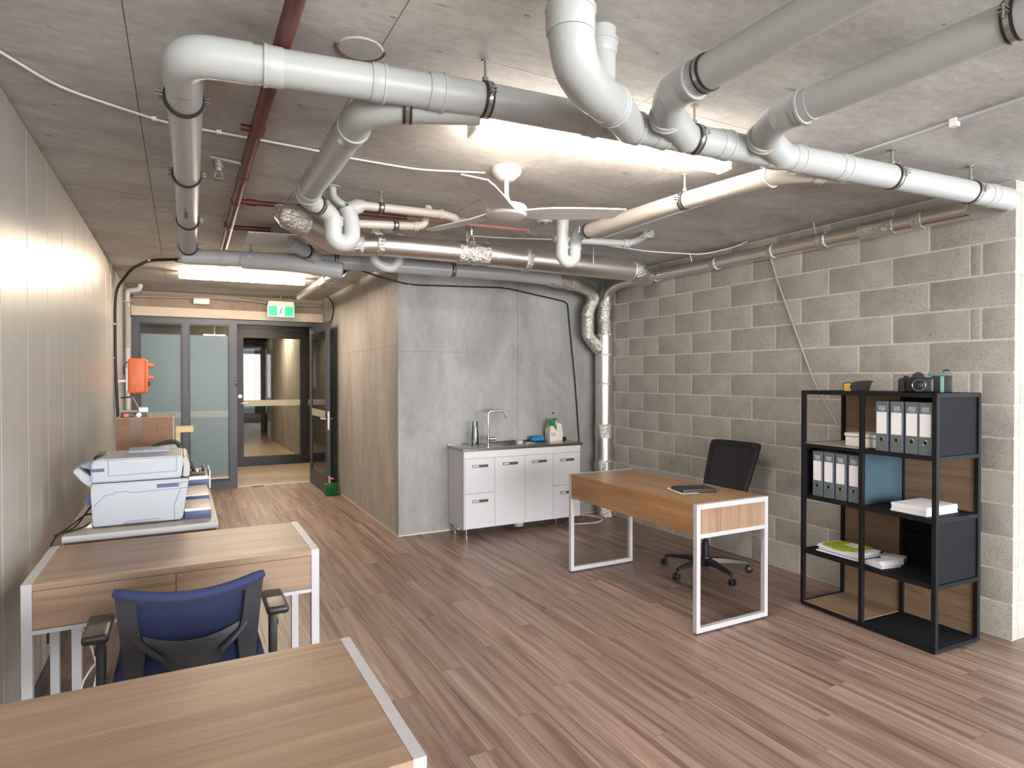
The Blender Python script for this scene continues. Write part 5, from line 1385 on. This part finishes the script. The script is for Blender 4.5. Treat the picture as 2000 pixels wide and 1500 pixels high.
obj('spout', TB(fillet([(0, 0, 0.09), (0, 0, 0.345), (0.09, -0.01, 0.345), (0.175, -0.02, 0.345), (0.195, -0.022, 0.262)], 0.075, 8), 0.0115, seg=16), MT['chrome'], tp_)
obj('mixer_body', TB([(0.01, 0, 0.065), (0.075, -0.008, 0.065)], 0.019, seg=18), MT['chrome'], tp_)
obj('lever', TB([(0.062, -0.006, 0.075), (0.062, -0.006, 0.15)], 0.0035, seg=8), MT['chrome'], tp_)
gb = thing('glass_bottle', 'clear glass bottle standing at the left end of the sink bench', 'bottle', (2.60, 5.70, 0.8665))
obj('glass', LT([(0, 0), (0.034, 0), (0.036, 0.01), (0.036, 0.10), (0.030, 0.15), (0.026, 0.20), (0.030, 0.24), (0.027, 0.241), (0.022, 0.20), (0.026, 0.15), (0.032, 0.10), (0.032, 0.012), (0, 0.008)], seg=24), MT['glass_b'], gb)
pl = thing('sink_plug', 'pale blue grey plug cup standing in the sink basin', 'plug', (3.085, 5.66, 0.7405))
obj('cup', LT([(0, 0), (0.034, 0), (0.037, 0.03), (0.037, 0.155), (0.030, 0.160), (0, 0.150)]), M('pale_blue_plastic', 'b7bccb', 0.4), pl)
cl = thing('blue_cloth', 'crumpled bright blue sponge cloth beside the sink', 'cloth', (3.355, 5.77, 0.867))
bm = bmesh.new()
bmesh.ops.create_icosphere(bm, subdivisions=4, radius=1.0)
for v in bm.verts:
    n_ = 1 + 0.10 * math.sin(v.co.x * 9 + v.co.y * 4) + 0.07 * math.sin(v.co.z * 11 + v.co.x * 13)
    c_ = v.co
    v.co = Vector((math.copysign(abs(c_.x) ** 0.6, c_.x) * 0.078 * n_, math.copysign(abs(c_.y) ** 0.7, c_.y) * 0.05 * n_, 0.030 + math.copysign(abs(c_.z) ** 0.7, c_.z) * 0.029 * min(n_, 1.0)))
obj('cloth', bm, MT['sky_cloth'], cl)
bs_ = thing('spray_bottle', 'cream spray bottle with green trigger and black and white emblem', 'bottle', (3.505, 5.70, 0.8665))
bm = bmesh.new(); box(bm, -0.045, 0.045, -0.028, 0.028, 0, 0.045, bev=0.010, seg=2); 
bo = obj('bottle', PR([(-0.045, 0.0), (0.050, 0.0), (0.052, 0.06), (0.046, 0.11), (0.0, 0.15), (0.0, 0.165), (-0.035, 0.165), (-0.042, 0.10)], 'y', -0.026, 0.026), MT['cream'], bs_)
bm.free()
obj('grip_arc', TB(fillet([(0.045, 0, 0.03), (0.070, 0, 0.10), (0.062, 0, 0.18), (0.03, 0, 0.22)], 0.04), 0.012, seg=10), MT['cream'], bs_)
obj('trigger_head', PR([(-0.035, 0.200), (0.0, 0.172), (0.02, 0.172), (0.035, 0.215), (0.055, 0.235), (0.045, 0.25), (0.01, 0.24), (-0.03, 0.225)], 'y', -0.012, 0.012), MT['green2'], bs_)
obj('collar', LT([(0, 0.160), (0.020, 0.160), (0.020, 0.180), (0, 0.180)], c=(-0.015, 0, 0)), MT['green2'], bs_)
obj('trigger', TB(fillet([(-0.02, 0, 0.20), (-0.045, 0, 0.19), (-0.04, 0, 0.165)], 0.01), 0.005, seg=8), MT['green2'], bs_)
em = obj('emblem', LT([(0, 0), (0.024, 0), (0.024, 0.001), (0, 0.001)], c=(-0.002, -0.026, 0.068), mtx=Matrix.Rotation(math.pi / 2, 4, 'X')), MT['white'], bo)
bm = bmesh.new()
for dx_, dz_, r_ in ((-0.016, 0.018, 0.007), (0.016, 0.018, 0.007), (-0.017, -0.004, 0.006), (0.017, -0.004, 0.006), (0.0, -0.006, 0.005), (-0.007, 0.004, 0.004), (0.007, 0.004, 0.004)):
    lathe(bm, [(0, 0), (r_, 0), (r_, 0.0008), (0, 0.0008)], c=(-0.002 + dx_, -0.0272, 0.068 + dz_), seg=12, mtx=Matrix.Rotation(math.pi / 2, 4, 'X'))
o = obj('emblem_patches', bm, MT['black'], bo); o['kind'] = 'stuff'
jg = thing('detergent_jug', 'cream detergent jug with an open handle behind the spray bottle', 'jug', (3.60, 5.76, 0.8665))
obj('jug', PR([(-0.13, 0.0), (0.055, 0.0), (0.058, 0.08), (0.045, 0.16), (0.03, 0.185), (0.0, 0.19), (-0.02, 0.17), (-0.03, 0.12), (-0.12, 0.14), (-0.13, 0.13)], 'y', -0.03, 0.03), MT['cream'], jg)
obj('handle_hollow', PR([(0.005, 0.09), (0.032, 0.09), (0.036, 0.12), (0.022, 0.155), (0.008, 0.158)], 'y', -0.032, -0.030), MT['paper2'], jg)
obj('cap', LT([(0, 0.14), (0.022, 0.14), (0.022, 0.165), (0, 0.168)], c=(-0.09, 0, 0)), MT['cream'], jg)
bb = thing('black_sponge', 'small flat black block at the back right of the sink bench', 'sponge', (3.73 - 0.02, 5.80, 0.8665))
obj('block', B(-0.055, 0.02, -0.03, 0.02, 0, 0.028, bev=0.004), MT['black'], bb)
db = thing('wall_bolt', 'dark round bolt hole plug on the wall above the spray bottle', 'plug', (3.62, KY, 1.157))
obj('plug', LT([(0, 0), (0.011, 0), (0.010, 0.006), (0, 0.007)], mtx=Matrix.Rotation(math.pi / 2, 4, 'X')), MT['rubber'], db)

# watering can by the open door
wcn = thing('watering_can', 'small green square canister with a pink spout by the open door', 'canister', (1.735, 8.36, 0.0), 5)
cn = obj('canister', B(-0.075, 0.075, -0.055, 0.055, 0.0, 0.165, bev=0.018, seg=3), MT['green'], wcn)
for z_ in (0.03, 0.06, 0.09, 0.12):
    obj('rib', RR('z', (-0.078, 0.078, -0.058, 0.058), (-0.072, 0.072, -0.052, 0.052), z_ - 0.003, z_ + 0.003), MT['green'], cn)
obj('neck', LT([(0, 0.165), (0.018, 0.165), (0.014, 0.20), (0.02, 0.23), (0.012, 0.245), (0, 0.245)], c=(-0.02, 0, 0)), MT['pink'], wcn)
obj('spout', TB([(-0.02, 0, 0.225), (0.035, 0, 0.212)], [0.014, 0.010], seg=10), MT['pink'], wcn)
obj('lever', TB([(-0.02, 0, 0.235), (-0.045, 0, 0.255)], 0.007, seg=8), MT['pink'], wcn)
# power box under the printer desk
pb = thing('power_box', 'black power box fixed under the pale desk above the hanging cables', 'box', (-0.36, 3.72, 0.62))
obj('shell', B(-0.06, 0.06, -0.03, 0.12, 0, 0.075, bev=0.008), MT['black'], pb)
obj('socket_face', B(0.061, 0.063, 0.0, 0.09, 0.015, 0.06), MT['charcoal'], pb)
# door switch by the entrance
sw = thing('door_switch', 'small black switch with a light dot on the door frame', 'switch', (0.685, DY - 0.044, 1.47))
obj('plate', B(-0.012, 0.014, -0.010, 0.0, -0.04, 0.04, bev=0.003), MT['black'], sw)
obj('lens', LT([(0, 0), (0.006, 0), (0.005, 0.003), (0, 0.004)], c=(0.001, -0.010, 0.01), mtx=Matrix.Rotation(math.pi / 2, 4, 'X')), MT['white'], sw)
